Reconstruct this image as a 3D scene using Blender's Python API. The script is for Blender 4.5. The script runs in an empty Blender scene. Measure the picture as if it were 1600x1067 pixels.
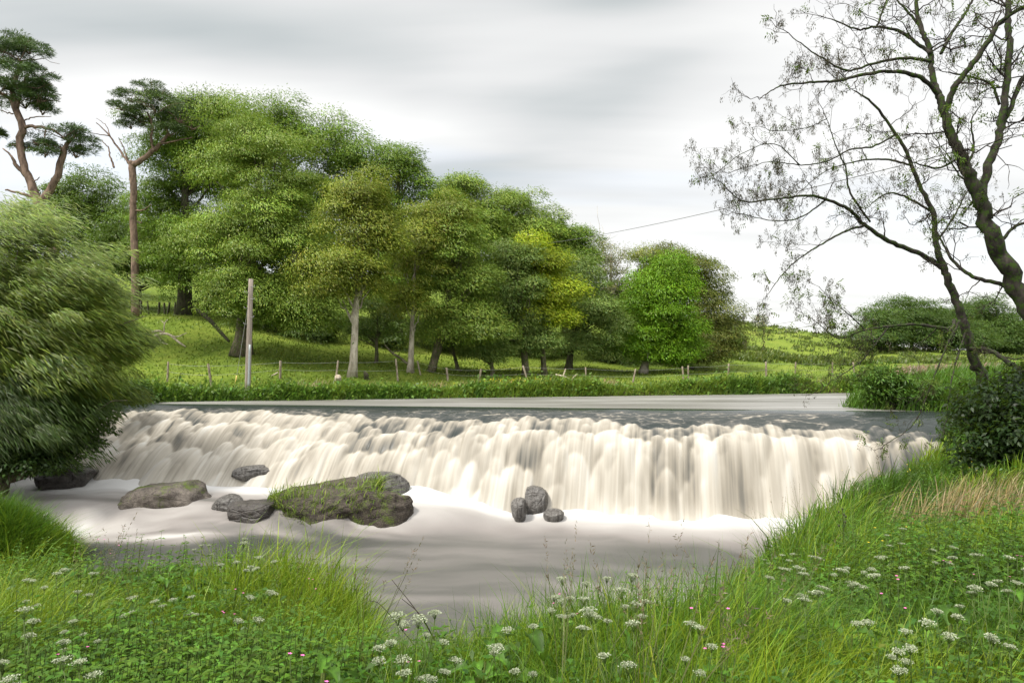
import bpy, math
import numpy as np
from mathutils import Vector

S = bpy.context.scene
C = S.collection
R = math.radians

# ------------------------------------------------------------------ camera
CAM_Z, FPX, PITCH = 2.0, 1067.0, R(1.4)
cd = bpy.data.cameras.new('camera'); cam = bpy.data.objects.new('camera', cd); C.objects.link(cam)
cam.location = (0, 0, CAM_Z); cam.rotation_euler = (R(90) + PITCH, 0, 0)
cd.lens = 24.0; cd.sensor_width = 36.0; cd.clip_start = 0.05; cd.clip_end = 3000
S.camera = cam

# ------------------------------------------------------------------ exposure, sun, sky
S.view_settings.view_transform = 'Standard'; S.view_settings.look = 'None'
S.view_settings.exposure = 1.8; S.view_settings.gamma = 1.0
S.cycles.max_bounces = 6; S.cycles.diffuse_bounces = 3; S.cycles.glossy_bounces = 2
S.cycles.transmission_bounces = 3; S.cycles.transparent_max_bounces = 6
SUN_EL, SUN_ROT = R(58), R(240)     # high, behind the camera to its left
sd = bpy.data.lights.new('sun', 'SUN'); sun = bpy.data.objects.new('sun', sd); C.objects.link(sun)
sd.energy = 1.5; sd.angle = R(10); sd.color = (1.0, 0.95, 0.86)
_d = Vector((math.sin(SUN_ROT) * math.cos(SUN_EL), math.cos(SUN_ROT) * math.cos(SUN_EL), math.sin(SUN_EL)))
sun.rotation_euler = _d.to_track_quat('Z', 'Y').to_euler()

W = bpy.data.worlds.new('World'); S.world = W; W.use_nodes = True
wn, wl = W.node_tree.nodes, W.node_tree.links
wn.clear()


class NT:
    """small helper round a node tree"""
    def __init__(s, tree): s.n, s.l = tree.nodes, tree.links
    def new(s, t, **kw):
        x = s.n.new(t)
        for k, v in kw.items(): setattr(x, k, v)
        return x
    def put(s, sock, v):
        if hasattr(v, 'links') or isinstance(v, bpy.types.NodeSocket): s.l.new(v, sock)
        else: sock.default_value = v
    def math(s, op, a, b=0.0, c=None, clamp=False):
        x = s.new('ShaderNodeMath', operation=op, use_clamp=clamp)
        s.put(x.inputs[0], a); s.put(x.inputs[1], b)
        if c is not None: s.put(x.inputs[2], c)
        return x.outputs[0]
    def mix(s, f, a, b, mode='MIX'):
        x = s.new('ShaderNodeMix', data_type='RGBA', blend_type=mode)
        s.put(x.inputs[0], f); s.put(x.inputs[6], a); s.put(x.inputs[7], b)
        return x.outputs[2]
    def noise(s, vec, scale, detail=3.0, rough=0.5, dist=0.0):
        x = s.new('ShaderNodeTexNoise')
        if vec is not None: s.l.new(vec, x.inputs['Vector'])
        x.inputs['Scale'].default_value = scale; x.inputs['Detail'].default_value = detail
        x.inputs['Roughness'].default_value = rough; x.inputs['Distortion'].default_value = dist
        return x.outputs['Fac']
    def ramp(s, f, stops, interp='LINEAR'):
        x = s.new('ShaderNodeValToRGB'); e = x.color_ramp.elements; x.color_ramp.interpolation = interp
        while len(e) < len(stops): e.new(0.5)
        for el, (p, c) in zip(e, stops): el.position = p; el.color = (*c, 1) if len(c) == 3 else c
        s.put(x.inputs[0], f)
        return x.outputs[0]
    def mapping(s, vec, scale=(1, 1, 1), rot=(0, 0, 0), loc=(0, 0, 0)):
        x = s.new('ShaderNodeMapping'); s.l.new(vec, x.inputs[0])
        x.inputs['Location'].default_value = loc; x.inputs['Rotation'].default_value = rot; x.inputs['Scale'].default_value = scale
        return x.outputs[0]


def build_sky():
    T = NT(W.node_tree)
    out = T.new('ShaderNodeOutputWorld'); bg = T.new('ShaderNodeBackground'); T.l.new(bg.outputs[0], out.inputs[0])
    bg.inputs[1].default_value = 0.1
    sky = T.new('ShaderNodeTexSky', sky_type='NISHITA'); sky.sun_disc = False
    sky.sun_elevation = SUN_EL; sky.sun_rotation = SUN_ROT; sky.air_density = 1.0; sky.dust_density = 1.5
    tc = T.new('ShaderNodeTexCoord'); sep = T.new('ShaderNodeSeparateXYZ'); T.l.new(tc.outputs['Generated'], sep.inputs[0])
    x, y, z = sep.outputs
    zc = T.math('MAXIMUM', z, 0.02); zd = T.math('ADD', zc, 0.16)
    comb = T.new('ShaderNodeCombineXYZ')
    T.l.new(T.math('DIVIDE', x, zd), comb.inputs[0]); T.l.new(T.math('DIVIDE', y, zd), comb.inputs[1])
    # a cloud deck drawn out along the wind, which blows across the view
    v1 = T.mapping(comb.outputs[0], scale=(0.40, 1.05, 1), rot=(0, 0, R(-16)), loc=(3.1, 1.7, 0))
    n1 = T.noise(v1, 1.0, 4.0, 0.52, 0.25)
    v2 = T.mapping(comb.outputs[0], scale=(0.5, 3.0, 1), rot=(0, 0, R(-20)), loc=(7.3, 0.4, 0))
    n2 = T.noise(v2, 1.0, 4.0, 0.5)
    dens = T.math('ADD', T.math('MULTIPLY_ADD', n1, 0.62, 0.06), T.math('MULTIPLY', n2, 0.26))
    # banks of heavier cloud, by azimuth (x/y) and elevation (z/y)
    yy = T.math('MAXIMUM', y, 0.15); az = T.math('DIVIDE', x, yy); el = T.math('DIVIDE', z, yy)
    for a0, e0, sa, se, amp, sl in CLOUD_BANKS:
        da = T.math('DIVIDE', T.math('SUBTRACT', az, a0), sa)
        ee = T.math('SUBTRACT', T.math('SUBTRACT', el, e0), T.math('MULTIPLY', T.math('SUBTRACT', az, a0), sl))
        de = T.math('DIVIDE', ee, se)
        q = T.math('ADD', T.math('MULTIPLY', da, da), T.math('MULTIPLY', de, de))
        g = T.math('EXPONENT', T.math('MULTIPLY', q, -1.0))
        dens = T.math('ADD', dens, T.math('MULTIPLY', g, amp))
    col = T.ramp(dens, [(0.22, (0.765, 0.755, 0.735)), (0.42, (0.685, 0.68, 0.662)), (0.56, (0.55, 0.55, 0.54)), (0.70, (0.37, 0.395, 0.39)), (0.9, (0.25, 0.285, 0.285))])
    # an overcast sky is brightest overhead; this lift, out of view, also adds light
    lift = T.new('ShaderNodeMapRange'); lift.interpolation_type = 'SMOOTHSTEP'
    T.l.new(z, lift.inputs[0])
    for i, v in zip((1, 2, 3, 4), (0.45, 0.95, 1.0, 2.0)): lift.inputs[i].default_value = v
    back = T.new('ShaderNodeMapRange'); back.interpolation_type = 'SMOOTHSTEP'; T.l.new(y, back.inputs[0])   # sky behind the viewer also brightened, unseen fill light for the tree fronts
    for i, v in zip((1, 2, 3, 4), (0.25, -0.6, 1.0, 1.9)): back.inputs[i].default_value = v
    cl = T.new('ShaderNodeVectorMath', operation='SCALE'); T.l.new(col, cl.inputs[0])
    T.l.new(T.math('MULTIPLY', T.math('MULTIPLY', lift.outputs[0], back.outputs[0]), CLOUD_LEVEL), cl.inputs['Scale'])
    gap = T.ramp(T.noise(T.mapping(comb.outputs[0], scale=(0.3, 1.4, 1), rot=(0, 0, R(9)), loc=(1.2, 5.0, 0)), 1.0, 3.0), [(0.52, (0.96,) * 3), (0.68, (0.80,) * 3)])
    T.l.new(T.mix(gap, sky.outputs[0], cl.outputs[0]), bg.inputs[0])


CLOUD_LEVEL = 4.4
CLOUD_BANKS = [(-0.45, 0.475, 0.42, 0.085, 0.17, -0.06), (0.24, 0.445, 0.12, 0.035, 0.08, 0.2), (0.16, 0.535, 0.14, 0.03, 0.14, 0.0), (0.04, 0.32, 0.22, 0.065, 0.12, 0.30), (-0.9, 0.5, 0.3, 0.1, 0.1, 0),
               (-0.36, 0.36, 0.34, 0.05, -0.22, -0.12), (-0.02, 0.44, 0.16, 0.05, -0.10, 0.0), (0.5, 0.42, 0.3, 0.12, -0.10, 0.0), (0.2, 0.08, 0.9, 0.10, -0.12, 0.0)]
build_sky()

# ------------------------------------------------------------------ numpy helpers
def P(u, v, d):
    """point seen at photo pixel (u, v), d metres ahead"""
    a, b = (u - 800.0) / FPX, -(v - 533.5) / FPX
    yy = math.cos(PITCH) - b * math.sin(PITCH); zz = math.sin(PITCH) + b * math.cos(PITCH)
    return np.array([a / yy * d, d, CAM_Z + zz / yy * d])

def rng(k): return np.random.default_rng(k)

def _h(ix, iy, iz, seed):
    h = (ix.astype(np.int64) * 374761393 + iy.astype(np.int64) * 668265263 + iz.astype(np.int64) * 2147483647 + seed * 1274126177) & 0xFFFFFFFF
    h = ((h ^ (h >> 13)) * 1274126177) & 0xFFFFFFFF
    return ((h ^ (h >> 16)) & 0xFFFFFF) / float(0xFFFFFF)

def vnoise(x, y, z=None, seed=0):
    x = np.asarray(x, float); y = np.asarray(y, float); z = np.zeros_like(x) if z is None else np.asarray(z, float)
    ix, iy, iz = np.floor(x), np.floor(y), np.floor(z); fx, fy, fz = x - ix, y - iy, z - iz
    fx, fy, fz = [f * f * (3 - 2 * f) for f in (fx, fy, fz)]
    r = 0
    for a in (0, 1):
        for b in (0, 1):
            for c in (0, 1):
                w = (fx if a else 1 - fx) * (fy if b else 1 - fy) * (fz if c else 1 - fz)
                r = r + w * _h(ix + a, iy + b, iz + c, seed)
    return r

def fbm(x, y, z=None, seed=0, oct=4, gain=0.5):
    r, a, t, f = 0, 1.0, 0, 1.0
    for k in range(oct):
        r = r + a * vnoise(np.asarray(x) * f, np.asarray(y) * f, None if z is None else np.asarray(z) * f, seed + k * 17); t += a; a *= gain; f *= 2.03
    return r / t

def sstep(a, b, x):
    t = np.clip((x - a) / (b - a), 0, 1); return t * t * (3 - 2 * t)

def norm(v): return v / np.maximum(np.linalg.norm(v, axis=-1, keepdims=True), 1e-9)

def mesh_np(name, V, F, mat=None, parent=None, attrs=None, smooth=True, loc=None):
    """one mesh object from numpy vertices and quads (or triangles); attrs = {name: per-vertex float or rgb}"""
    V = np.ascontiguousarray(V, np.float32); F = np.ascontiguousarray(F, np.int32)
    me = bpy.data.meshes.new(name); k = F.shape[1]
    me.vertices.add(len(V)); me.vertices.foreach_set('co', V.ravel())
    me.loops.add(F.size); me.loops.foreach_set('vertex_index', F.ravel())
    me.polygons.add(len(F)); me.polygons.foreach_set('loop_start', np.arange(0, F.size, k, dtype=np.int32))
    if smooth: me.polygons.foreach_set('use_smooth', np.ones(len(F), bool))
    for an, av in (attrs or {}).items():
        av = np.asarray(av, np.float32)
        if av.ndim == 1: me.attributes.new(an, 'FLOAT', 'POINT').data.foreach_set('value', av)
        else:
            if av.shape[1] == 3: av = np.concatenate([av, np.ones((len(av), 1), np.float32)], 1)
            me.attributes.new(an, 'FLOAT_COLOR', 'POINT').data.foreach_set('color', np.ascontiguousarray(av).ravel())
    me.update(calc_edges=True); me.validate()
    if mat: me.materials.append(mat)
    o = bpy.data.objects.new(name, me); C.objects.link(o)
    if loc is not None: o.location = loc
    if parent is not None: o.parent = parent
    return o

def tag(o, label=None, cat=None, group=None, kind=None):
    for k, v in (('label', label), ('category', cat), ('group', group), ('kind', kind)):
        if v: o[k] = v
    return o

def empty(name, loc, label=None, cat=None, group=None):
    o = bpy.data.objects.new(name, None); C.objects.link(o); o.location = loc; o.empty_display_size = 0.2
    return tag(o, label, cat, group)

def grid_faces(nu, nv):
    i = np.arange(nu - 1)[:, None] * nv + np.arange(nv - 1)[None, :]; i = i.ravel()
    return np.stack([i, i + nv, i + nv + 1, i + 1], 1)

# ------------------------------------------------------------------ materials
def mat(name):
    m = bpy.data.materials.new(name); m.use_nodes = True; m.node_tree.nodes.clear()
    T = NT(m.node_tree); out = T.new('ShaderNodeOutputMaterial'); b = T.new('ShaderNodeBsdfPrincipled'); T.l.new(b.outputs[0], out.inputs[0])
    T.b, T.out = b, out
    return m, T

def bump(T, h, strength=0.5, dist=0.05):
    x = T.new('ShaderNodeBump'); x.inputs['Strength'].default_value = strength; x.inputs['Distance'].default_value = dist
    T.l.new(h, x.inputs['Height']); T.l.new(x.outputs[0], T.b.inputs['Normal'])

def leaf_mat(name, gloss=0.45, trans=0.35, spec=0.25):
    m, T = mat(name)
    at = T.new('ShaderNodeAttribute', attribute_name='tint')
    T.l.new(at.outputs['Color'], T.b.inputs['Base Color']); T.b.inputs['Roughness'].default_value = gloss
    T.b.inputs['Specular IOR Level'].default_value = spec
    tr = T.new('ShaderNodeBsdfTranslucent')
    T.l.new(T.mix(0.5, at.outputs['Color'], (0.14, 0.22, 0.02, 1), 'MIX'), tr.inputs[0])
    mx = T.new('ShaderNodeMixShader'); mx.inputs[0].default_value = trans
    T.l.new(T.b.outputs[0], mx.inputs[1]); T.l.new(tr.outputs[0], mx.inputs[2]); T.l.new(mx.outputs[0], T.out.inputs[0])
    return m

def bark_mat(name, dark, light, moss=0.0, scale=6.0, mosscol=(0.06, 0.10, 0.012), moss_low=None):
    m, T = mat(name)
    g = T.new('ShaderNodeNewGeometry'); v = T.mapping(g.outputs['Position'], scale=(1, 1, 0.35))
    n = T.noise(v, scale, 6.0, 0.65); col = T.ramp(n, [(0.35, dark), (0.65, light)])
    if moss:
        mn = T.noise(g.outputs['Position'], 5.0 if moss < 0.3 else 11.0, 6.0, 0.7)
        col = T.mix(T.ramp(mn, [(0.62 - moss * 0.3, (0, 0, 0)), (0.70 - moss * 0.3, (1, 1, 1))]), col, (*mosscol, 1))
    T.l.new(col, T.b.inputs['Base Color']); T.b.inputs['Roughness'].default_value = 0.9; T.b.inputs['Specular IOR Level'].default_value = 0.2
    bump(T, T.noise(v, scale * 2.5, 6.0, 0.7), 0.7, 0.02)
    return m

LEAF = leaf_mat('leaf')
GRASS = leaf_mat('grass_blade', 0.42, 0.35, 0.3)
NEEDLE = leaf_mat('pine_needle', 0.5, 0.15)
PETAL, _T = mat('white_petal'); _T.b.inputs['Base Color'].default_value = (0.78, 0.78, 0.70, 1); _T.b.inputs['Roughness'].default_value = 0.8
PINK, _T = mat('pink_petal'); _T.b.inputs['Base Color'].default_value = (0.62, 0.13, 0.36, 1); _T.b.inputs['Roughness'].default_value = 0.7
YELLOW, _T = mat('yellow_petal'); _T.b.inputs['Base Color'].default_value = (0.80, 0.58, 0.03, 1); _T.b.inputs['Roughness'].default_value = 0.5
BARK = bark_mat('broadleaf_bark', (0.05, 0.042, 0.03), (0.17, 0.14, 0.10), 0.35)
BARK_DARK = bark_mat('dark_bark', (0.025, 0.022, 0.016), (0.075, 0.062, 0.045), 0.3)
BARK_PALE = bark_mat('pale_bark', (0.20, 0.17, 0.13), (0.48, 0.43, 0.35), 0.12, 4.0)
BARK_PINE = bark_mat('pine_bark', (0.075, 0.052, 0.038), (0.25, 0.175, 0.13), 0.0, 5.0)
BARK_ASH = bark_mat('mossy_ash_bark', (0.012, 0.010, 0.008), (0.050, 0.043, 0.034), 0.44, 9.0, (0.032, 0.058, 0.008))
TWIG = bark_mat('twig_bark', (0.014, 0.011, 0.009), (0.045, 0.036, 0.028), 0.0, 12.0)
DEADWOOD = bark_mat('dead_wood', (0.22, 0.18, 0.13), (0.56, 0.49, 0.38), 0.0, 8.0)
POSTWOOD = bark_mat('post_wood', (0.12, 0.095, 0.07), (0.30, 0.25, 0.19), 0.0, 14.0)
STEM = leaf_mat('green_stem', 0.5, 0.1)

def tints(n, base, r, var=0.25, hue=0.12):
    """per-leaf colour: brightness and hue vary from leaf to leaf"""
    c = np.tile(np.array(base, float), (n, 1)) * np.exp(r.normal(0, var, (n, 1)))
    c[:, 0] *= np.exp(r.normal(0, hue, n)); c[:, 2] *= np.exp(r.normal(0, hue, n))
    return np.clip(c, 0.002, 0.9)
# ------------------------------------------------------------------ the lie of the land
CREST_A, CREST_B = np.array([-17.6, 29.8]), np.array([17.2, 24.95])
CDIR = (CREST_B - CREST_A) / np.linalg.norm(CREST_B - CREST_A); CNRM = np.array([CDIR[1], -CDIR[0]])   # towards downstream
CLEN = float(np.linalg.norm(CREST_B - CREST_A))
if CNRM[1] > 0: CNRM = -CNRM
FLOW = np.array([-0.22, -0.975]); FLOW /= np.linalg.norm(FLOW)
RIVER = np.array([(-17.8, 29.9), (-17.0, 31.3), (-5, 33.9), (8, 37.0), (20, 39.8), (35, 44), (70, 54), (112, 66), (112, 60), (70, 47.5), (35, 37.5), (22, 33),
                  (15.5, 30), (13.6, 28), (13.7, 26.9), (15, 26.2), (17.0, 25.5), (16.6, 24.4), (14.4, 22.3), (10.9, 19.2), (7.0, 15.2), (4.4, 11.2), (2.2, 7.4), (1.1, 5.5),
                  (-0.1, 4.75), (-0.5, 4.75), (-1.0, 5.4), (-1.6, 7.0), (-3.7, 8.0), (-6, 8.1), (-9, 8.8), (-15, 10.5), (-22, 11.5), (-27, 13.5),
                  (-24, 15.6), (-16, 15.6), (-12.9, 16.2), (-12.1, 17.2), (-12.7, 18.4), (-15.5, 19.2), (-19, 20.5), (-19.3, 24), (-18.6, 27)])

def sdf(x, y, poly=RIVER):
    """signed distance to a polygon: positive inside the river"""
    x = np.asarray(x, float).ravel(); y = np.asarray(y, float).ravel()
    d2 = np.full(x.shape, 1e18); ins = np.zeros(x.shape, bool)
    for (ax, ay), (bx, by) in zip(poly, np.roll(poly, -1, 0)):
        ex, ey = bx - ax, by - ay; t = np.clip(((x - ax) * ex + (y - ay) * ey) / (ex * ex + ey * ey), 0, 1)
        d2 = np.minimum(d2, (x - ax - t * ex) ** 2 + (y - ay - t * ey) ** 2)
        c = (ay > y) != (by > y)
        ins ^= c & (x < ex * (y - ay) / (ey if ey else 1e-9) + ax)
    return np.where(ins, 1, -1) * np.sqrt(d2)

_ctl = []
def ctl(u, v, d): _ctl.append(P(u, v, d))
for a in [(0, 0, .35), (-3, 3, .32), (3, 3, .30), (-8, 3, .25), (8, 3, .35), (-20, 0, .3), (20, 0, .8), (0, -15, .8), (-40, -15, .5), (40, -10, 2),
          (6, 8, -.08), (9, 11, .05), (13, 15, .35), (20, 20, .9), (18.5, 25.5, .55), (16.5, 28, .5), (24, 30, .9), (34, 33, 1.0),
          (-21, 27, .5), (-25, 22, .2), (-30, 18, .2), (-16, 17.2, -1.75), (-13.6, 17.3, -2.0), (-40, 22, 1), (-18, 9, -.7), (-30, 8, 0)]: _ctl.append(np.array(a, float))
for a in [(0, 905, 8), (300, 902, 8), (540, 925, 7), (620, 1045, 5.2), (690, 1065, 4.7), (760, 1035, 4.7), (1000, 1015, 5.3), (1080, 975, 7), (1200, 862, 11), (1280, 788, 15),
          (1400, 745, 19), (1480, 702, 22.5), (150, 960, 6), (450, 960, 6), (1300, 872, 8), (1500, 890, 6), (1500, 752, 13), (1590, 720, 14.5),
          (210, 496, 50), (288, 512, 48), (378, 572, 40), (550, 588, 40), (640, 580, 44), (770, 580, 50), (888, 577, 55), (1000, 580, 60), (1140, 574, 66), (1200, 589, 50),
          (1250, 562, 100), (1180, 507, 150), (1300, 526, 150), (1400, 547, 150), (1340, 536, 160), (1100, 500, 150), (1600, 550, 160), (1500, 553, 120), (1480, 572, 70),
          (250, 447, 85), (250, 490, 56), (400, 478, 75), (600, 500, 72), (800, 500, 82), (960, 482, 105), (440, 545, 46), (520, 540, 50), (700, 552, 56), (100, 470, 60), (-200, 440, 60),
          (330, 605, 37), (230, 600, 36), (600, 600, 39), (1000, 600, 44), (250, 570, 42), (300, 540, 45),
          (1700, 560, 80), (2000, 560, 160)]: ctl(*a)
for s in (-30, -20, -10, 0, 10, 20, 40, 70): _ctl.append(np.array([s, 35.6 + 0.235 * s + .7, 0.38]))
CTL = np.array(_ctl)

def _tps():
    n = len(CTL); X = CTL[:, :2] / 30.0
    d2 = ((X[:, None] - X[None]) ** 2).sum(-1); K = 0.5 * d2 * np.log(d2 + 1e-12) + np.eye(n) * 1e-4
    A = np.zeros((n + 3, n + 3)); A[:n, :n] = K; Q = np.concatenate([np.ones((n, 1)), X], 1); A[:n, n:] = Q; A[n:, :n] = Q.T
    return np.linalg.solve(A, np.concatenate([CTL[:, 2], [0, 0, 0]]))
_WT = _tps()

def land(x, y):
    x = np.asarray(x, float).ravel(); y = np.asarray(y, float).ravel(); out = np.zeros(x.shape)
    xc = np.clip(x, -75, 110); yc = np.clip(y, -18, 165)
    for i in range(0, len(x), 20000):
        q = np.stack([xc[i:i + 20000], yc[i:i + 20000]], 1) / 30.0
        d2 = ((q[:, None] - CTL[None, :, :2] / 30.0) ** 2).sum(-1)
        out[i:i + 20000] = (0.5 * d2 * np.log(d2 + 1e-12)) @ _WT[:len(CTL)] + _WT[-3] + q @ _WT[-2:]
    far = np.hypot(x - xc, y - yc)
    out = out * np.exp(-far / 400.0) + 0.0
    amp = np.clip((y - 30) / 30, 0.12, 1.0)
    out = out + amp * (fbm(x * 0.16, y * 0.16, seed=5) - 0.5) * 0.9 + 0.25 * amp * (fbm(x * 0.9, y * 0.9, seed=8) - 0.5)
    return out

def crest_dist(x, y):   # metres downstream of the crest
    return (np.asarray(x) - CREST_A[0]) * CNRM[0] + (np.asarray(y) - CREST_A[1]) * CNRM[1]

def ground(x, y, s=None):
    x = np.asarray(x, float).ravel(); y = np.asarray(y, float).ravel()
    s = sdf(x, y) if s is None else s
    bed = -1.2 - 2.8 * sstep(0.2, 1.2, crest_dist(x, y))
    wide = 1.6 * np.exp(-((x + 13) / 3.5) ** 2 - ((y - 17.3) / 2.6) ** 2)
    w = sstep(-0.25 - wide, 1.4 + wide * .3, s + 0.35 * (fbm(x * 0.8, y * 0.8, seed=3) - 0.5))
    up = sstep(0.0, 1.0, -crest_dist(x, y))
    w = np.maximum(w * (1 - up), up * sstep(-0.1, 0.7, s))
    return land(x, y) * (1 - w) + bed * w

def G1(x, y): return float(ground([x], [y])[0])

def build_ground():
    def axis(lo, hi, a, b, fine):
        mid = np.arange(a, b + 1e-6, fine); l, r = [a], [b]; s = fine
        while l[-1] > lo: s *= 1.11; l.append(l[-1] - s)
        s = fine
        while r[-1] < hi: s *= 1.11; r.append(r[-1] + s)
        return np.concatenate([l[::-1][:-1], mid, r[1:]])
    xs, ys = axis(-1500, 1500, -24, 24, 0.3), axis(-300, 1900, 2, 46, 0.3)
    X, Y = np.meshgrid(xs, ys, indexing='ij'); z = ground(X, Y)
    m, T = mat('meadow_ground')
    g = T.new('ShaderNodeNewGeometry'); sp = T.new('ShaderNodeSeparateXYZ'); T.l.new(g.outputs['Normal'], sp.inputs[0])
    pos = g.outputs['Position']
    n1, n2, n3 = T.noise(pos, 0.12, 5, 0.6), T.noise(pos, 1.3, 5, 0.65), T.noise(pos, 9.0, 4, 0.7)
    mixn = T.math('ADD', T.math('MULTIPLY', n1, 0.45), T.math('ADD', T.math('MULTIPLY', n2, 0.3), T.math('MULTIPLY', n3, 0.25)))
    col = T.ramp(mixn, [(0.36, (0.055, 0.085, 0.012)), (0.47, (0.105, 0.155, 0.020)), (0.56, (0.16, 0.205, 0.030)), (0.68, (0.22, 0.22, 0.05))])
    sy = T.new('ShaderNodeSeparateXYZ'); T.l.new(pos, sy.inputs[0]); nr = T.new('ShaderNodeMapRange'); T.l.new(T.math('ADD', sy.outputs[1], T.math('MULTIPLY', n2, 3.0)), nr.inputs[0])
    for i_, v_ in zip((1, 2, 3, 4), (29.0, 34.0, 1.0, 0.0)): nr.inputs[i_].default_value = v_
    col = T.mix(nr.outputs[0], col, T.ramp(n3, [(0.3, (0.018, 0.024, 0.008)), (0.7, (0.045, 0.060, 0.014))]))   # near banks: dark soil and litter, plus grass shade put into the colour
    soil = T.ramp(n3, [(0.3, (0.035, 0.026, 0.016)), (0.7, (0.10, 0.075, 0.045))])
    steep = T.ramp(T.math('ADD', sp.outputs[2], T.math('MULTIPLY', T.math('SUBTRACT', n2, 0.5), 0.5)), [(0.66, (1, 1, 1)), (0.80, (0, 0, 0))])
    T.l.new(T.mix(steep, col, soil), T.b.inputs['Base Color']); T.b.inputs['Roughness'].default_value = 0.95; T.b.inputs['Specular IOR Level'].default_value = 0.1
    bump(T, T.math('ADD', n3, n2), 0.8, 0.12)
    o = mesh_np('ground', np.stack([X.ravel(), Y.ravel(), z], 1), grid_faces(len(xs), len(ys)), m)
    return tag(o, kind='structure')
build_ground()

# ------------------------------------------------------------------ water
def pool_level(x, y):
    shelf = sstep(20.4, 21.9, y + 0.05 * (x + 8) + 0.5 * (vnoise(x * 1.1, y * 0.3, seed=4) - 0.5)) * (1 - sstep(-3.5, 0.5, x))
    return -3.2 + 0.58 * shelf

def water_mat(name, tan=True):
    m, T = mat(name)
    at = T.new('ShaderNodeAttribute', attribute_name='foam'); f = at.outputs['Fac']
    mid = [(0.5, (0.225, 0.204, 0.168)), (0.75, (0.350, 0.325, 0.280)), (1.0, (0.44, 0.43, 0.40))] if tan else [(0.5, (0.185, 0.170, 0.160)), (0.75, (0.30, 0.285, 0.27)), (1.0, (0.46, 0.455, 0.445))]
    T.l.new(T.ramp(f, [(0.0, WATER_DARK), (0.25, (0.070, 0.070, 0.064))] + mid), T.b.inputs['Base Color'])
    T.l.new(T.ramp(f, [(0.0, (0.16,) * 3), (0.5, (0.5,) * 3), (1.0, (0.8,) * 3)]), T.b.inputs['Roughness'])
    T.l.new(T.ramp(f, [(0.0, (0.22,) * 3), (0.4, (0.2,) * 3), (1.0, (0.08,) * 3)]), T.b.inputs['Specular IOR Level'])
    T.b.inputs['IOR'].default_value = 1.33
    return m
WATER_DARK = (0.024, 0.030, 0.028)

def build_upper_water():
    xs, ys = np.arange(-20, 112, 0.5), np.arange(24, 70, 0.5)
    X, Y = np.meshgrid(xs, ys, indexing='ij'); s = sdf(X, Y).reshape(X.shape); cdn = crest_dist(X, Y)
    # pull the row at the crest exactly onto the crest line
    keep = (s > -0.9) & (cdn < 0.45)
    Yc = np.where(cdn > -0.1, Y - (cdn + 0.1) / CNRM[1], Y)
    F = grid_faces(len(xs), len(ys)); F = F[keep.ravel()[F].all(1)]
    m, T = mat('river_water')
    g = T.new('ShaderNodeNewGeometry'); v = T.mapping(g.outputs['Position'], scale=(0.12, 0.8, 1), rot=(0, 0, R(-12)))
    n = T.noise(v, 1.0, 4, 0.5)
    T.l.new(T.ramp(n, [(0.35, (0.11, 0.105, 0.09)), (0.65, (0.24, 0.235, 0.22))]), T.b.inputs['Base Color'])  # sky reflected off the ripples put into the colour as pale grey
    T.b.inputs['Roughness'].default_value = 0.42; T.b.inputs['IOR'].default_value = 1.33
    bump(T, T.noise(T.mapping(g.outputs['Position'], scale=(2.2, 5, 1)), 1.0, 3, 0.5), 0.5, 0.06)
    o = mesh_np('river_water', np.stack([X.ravel(), Yc.ravel(), np.zeros(X.size)], 1), F, m)
    tag(o, kind='structure')

def foot_xy(s):
    """foot of the weir below crest position s (0..1)"""
    run = 4.0 + 0.7 * s
    return CREST_A[0] + CDIR[0] * CLEN * s + FLOW[0] * run, CREST_A[1] + CDIR[1] * CLEN * s + FLOW[1] * run

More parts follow.
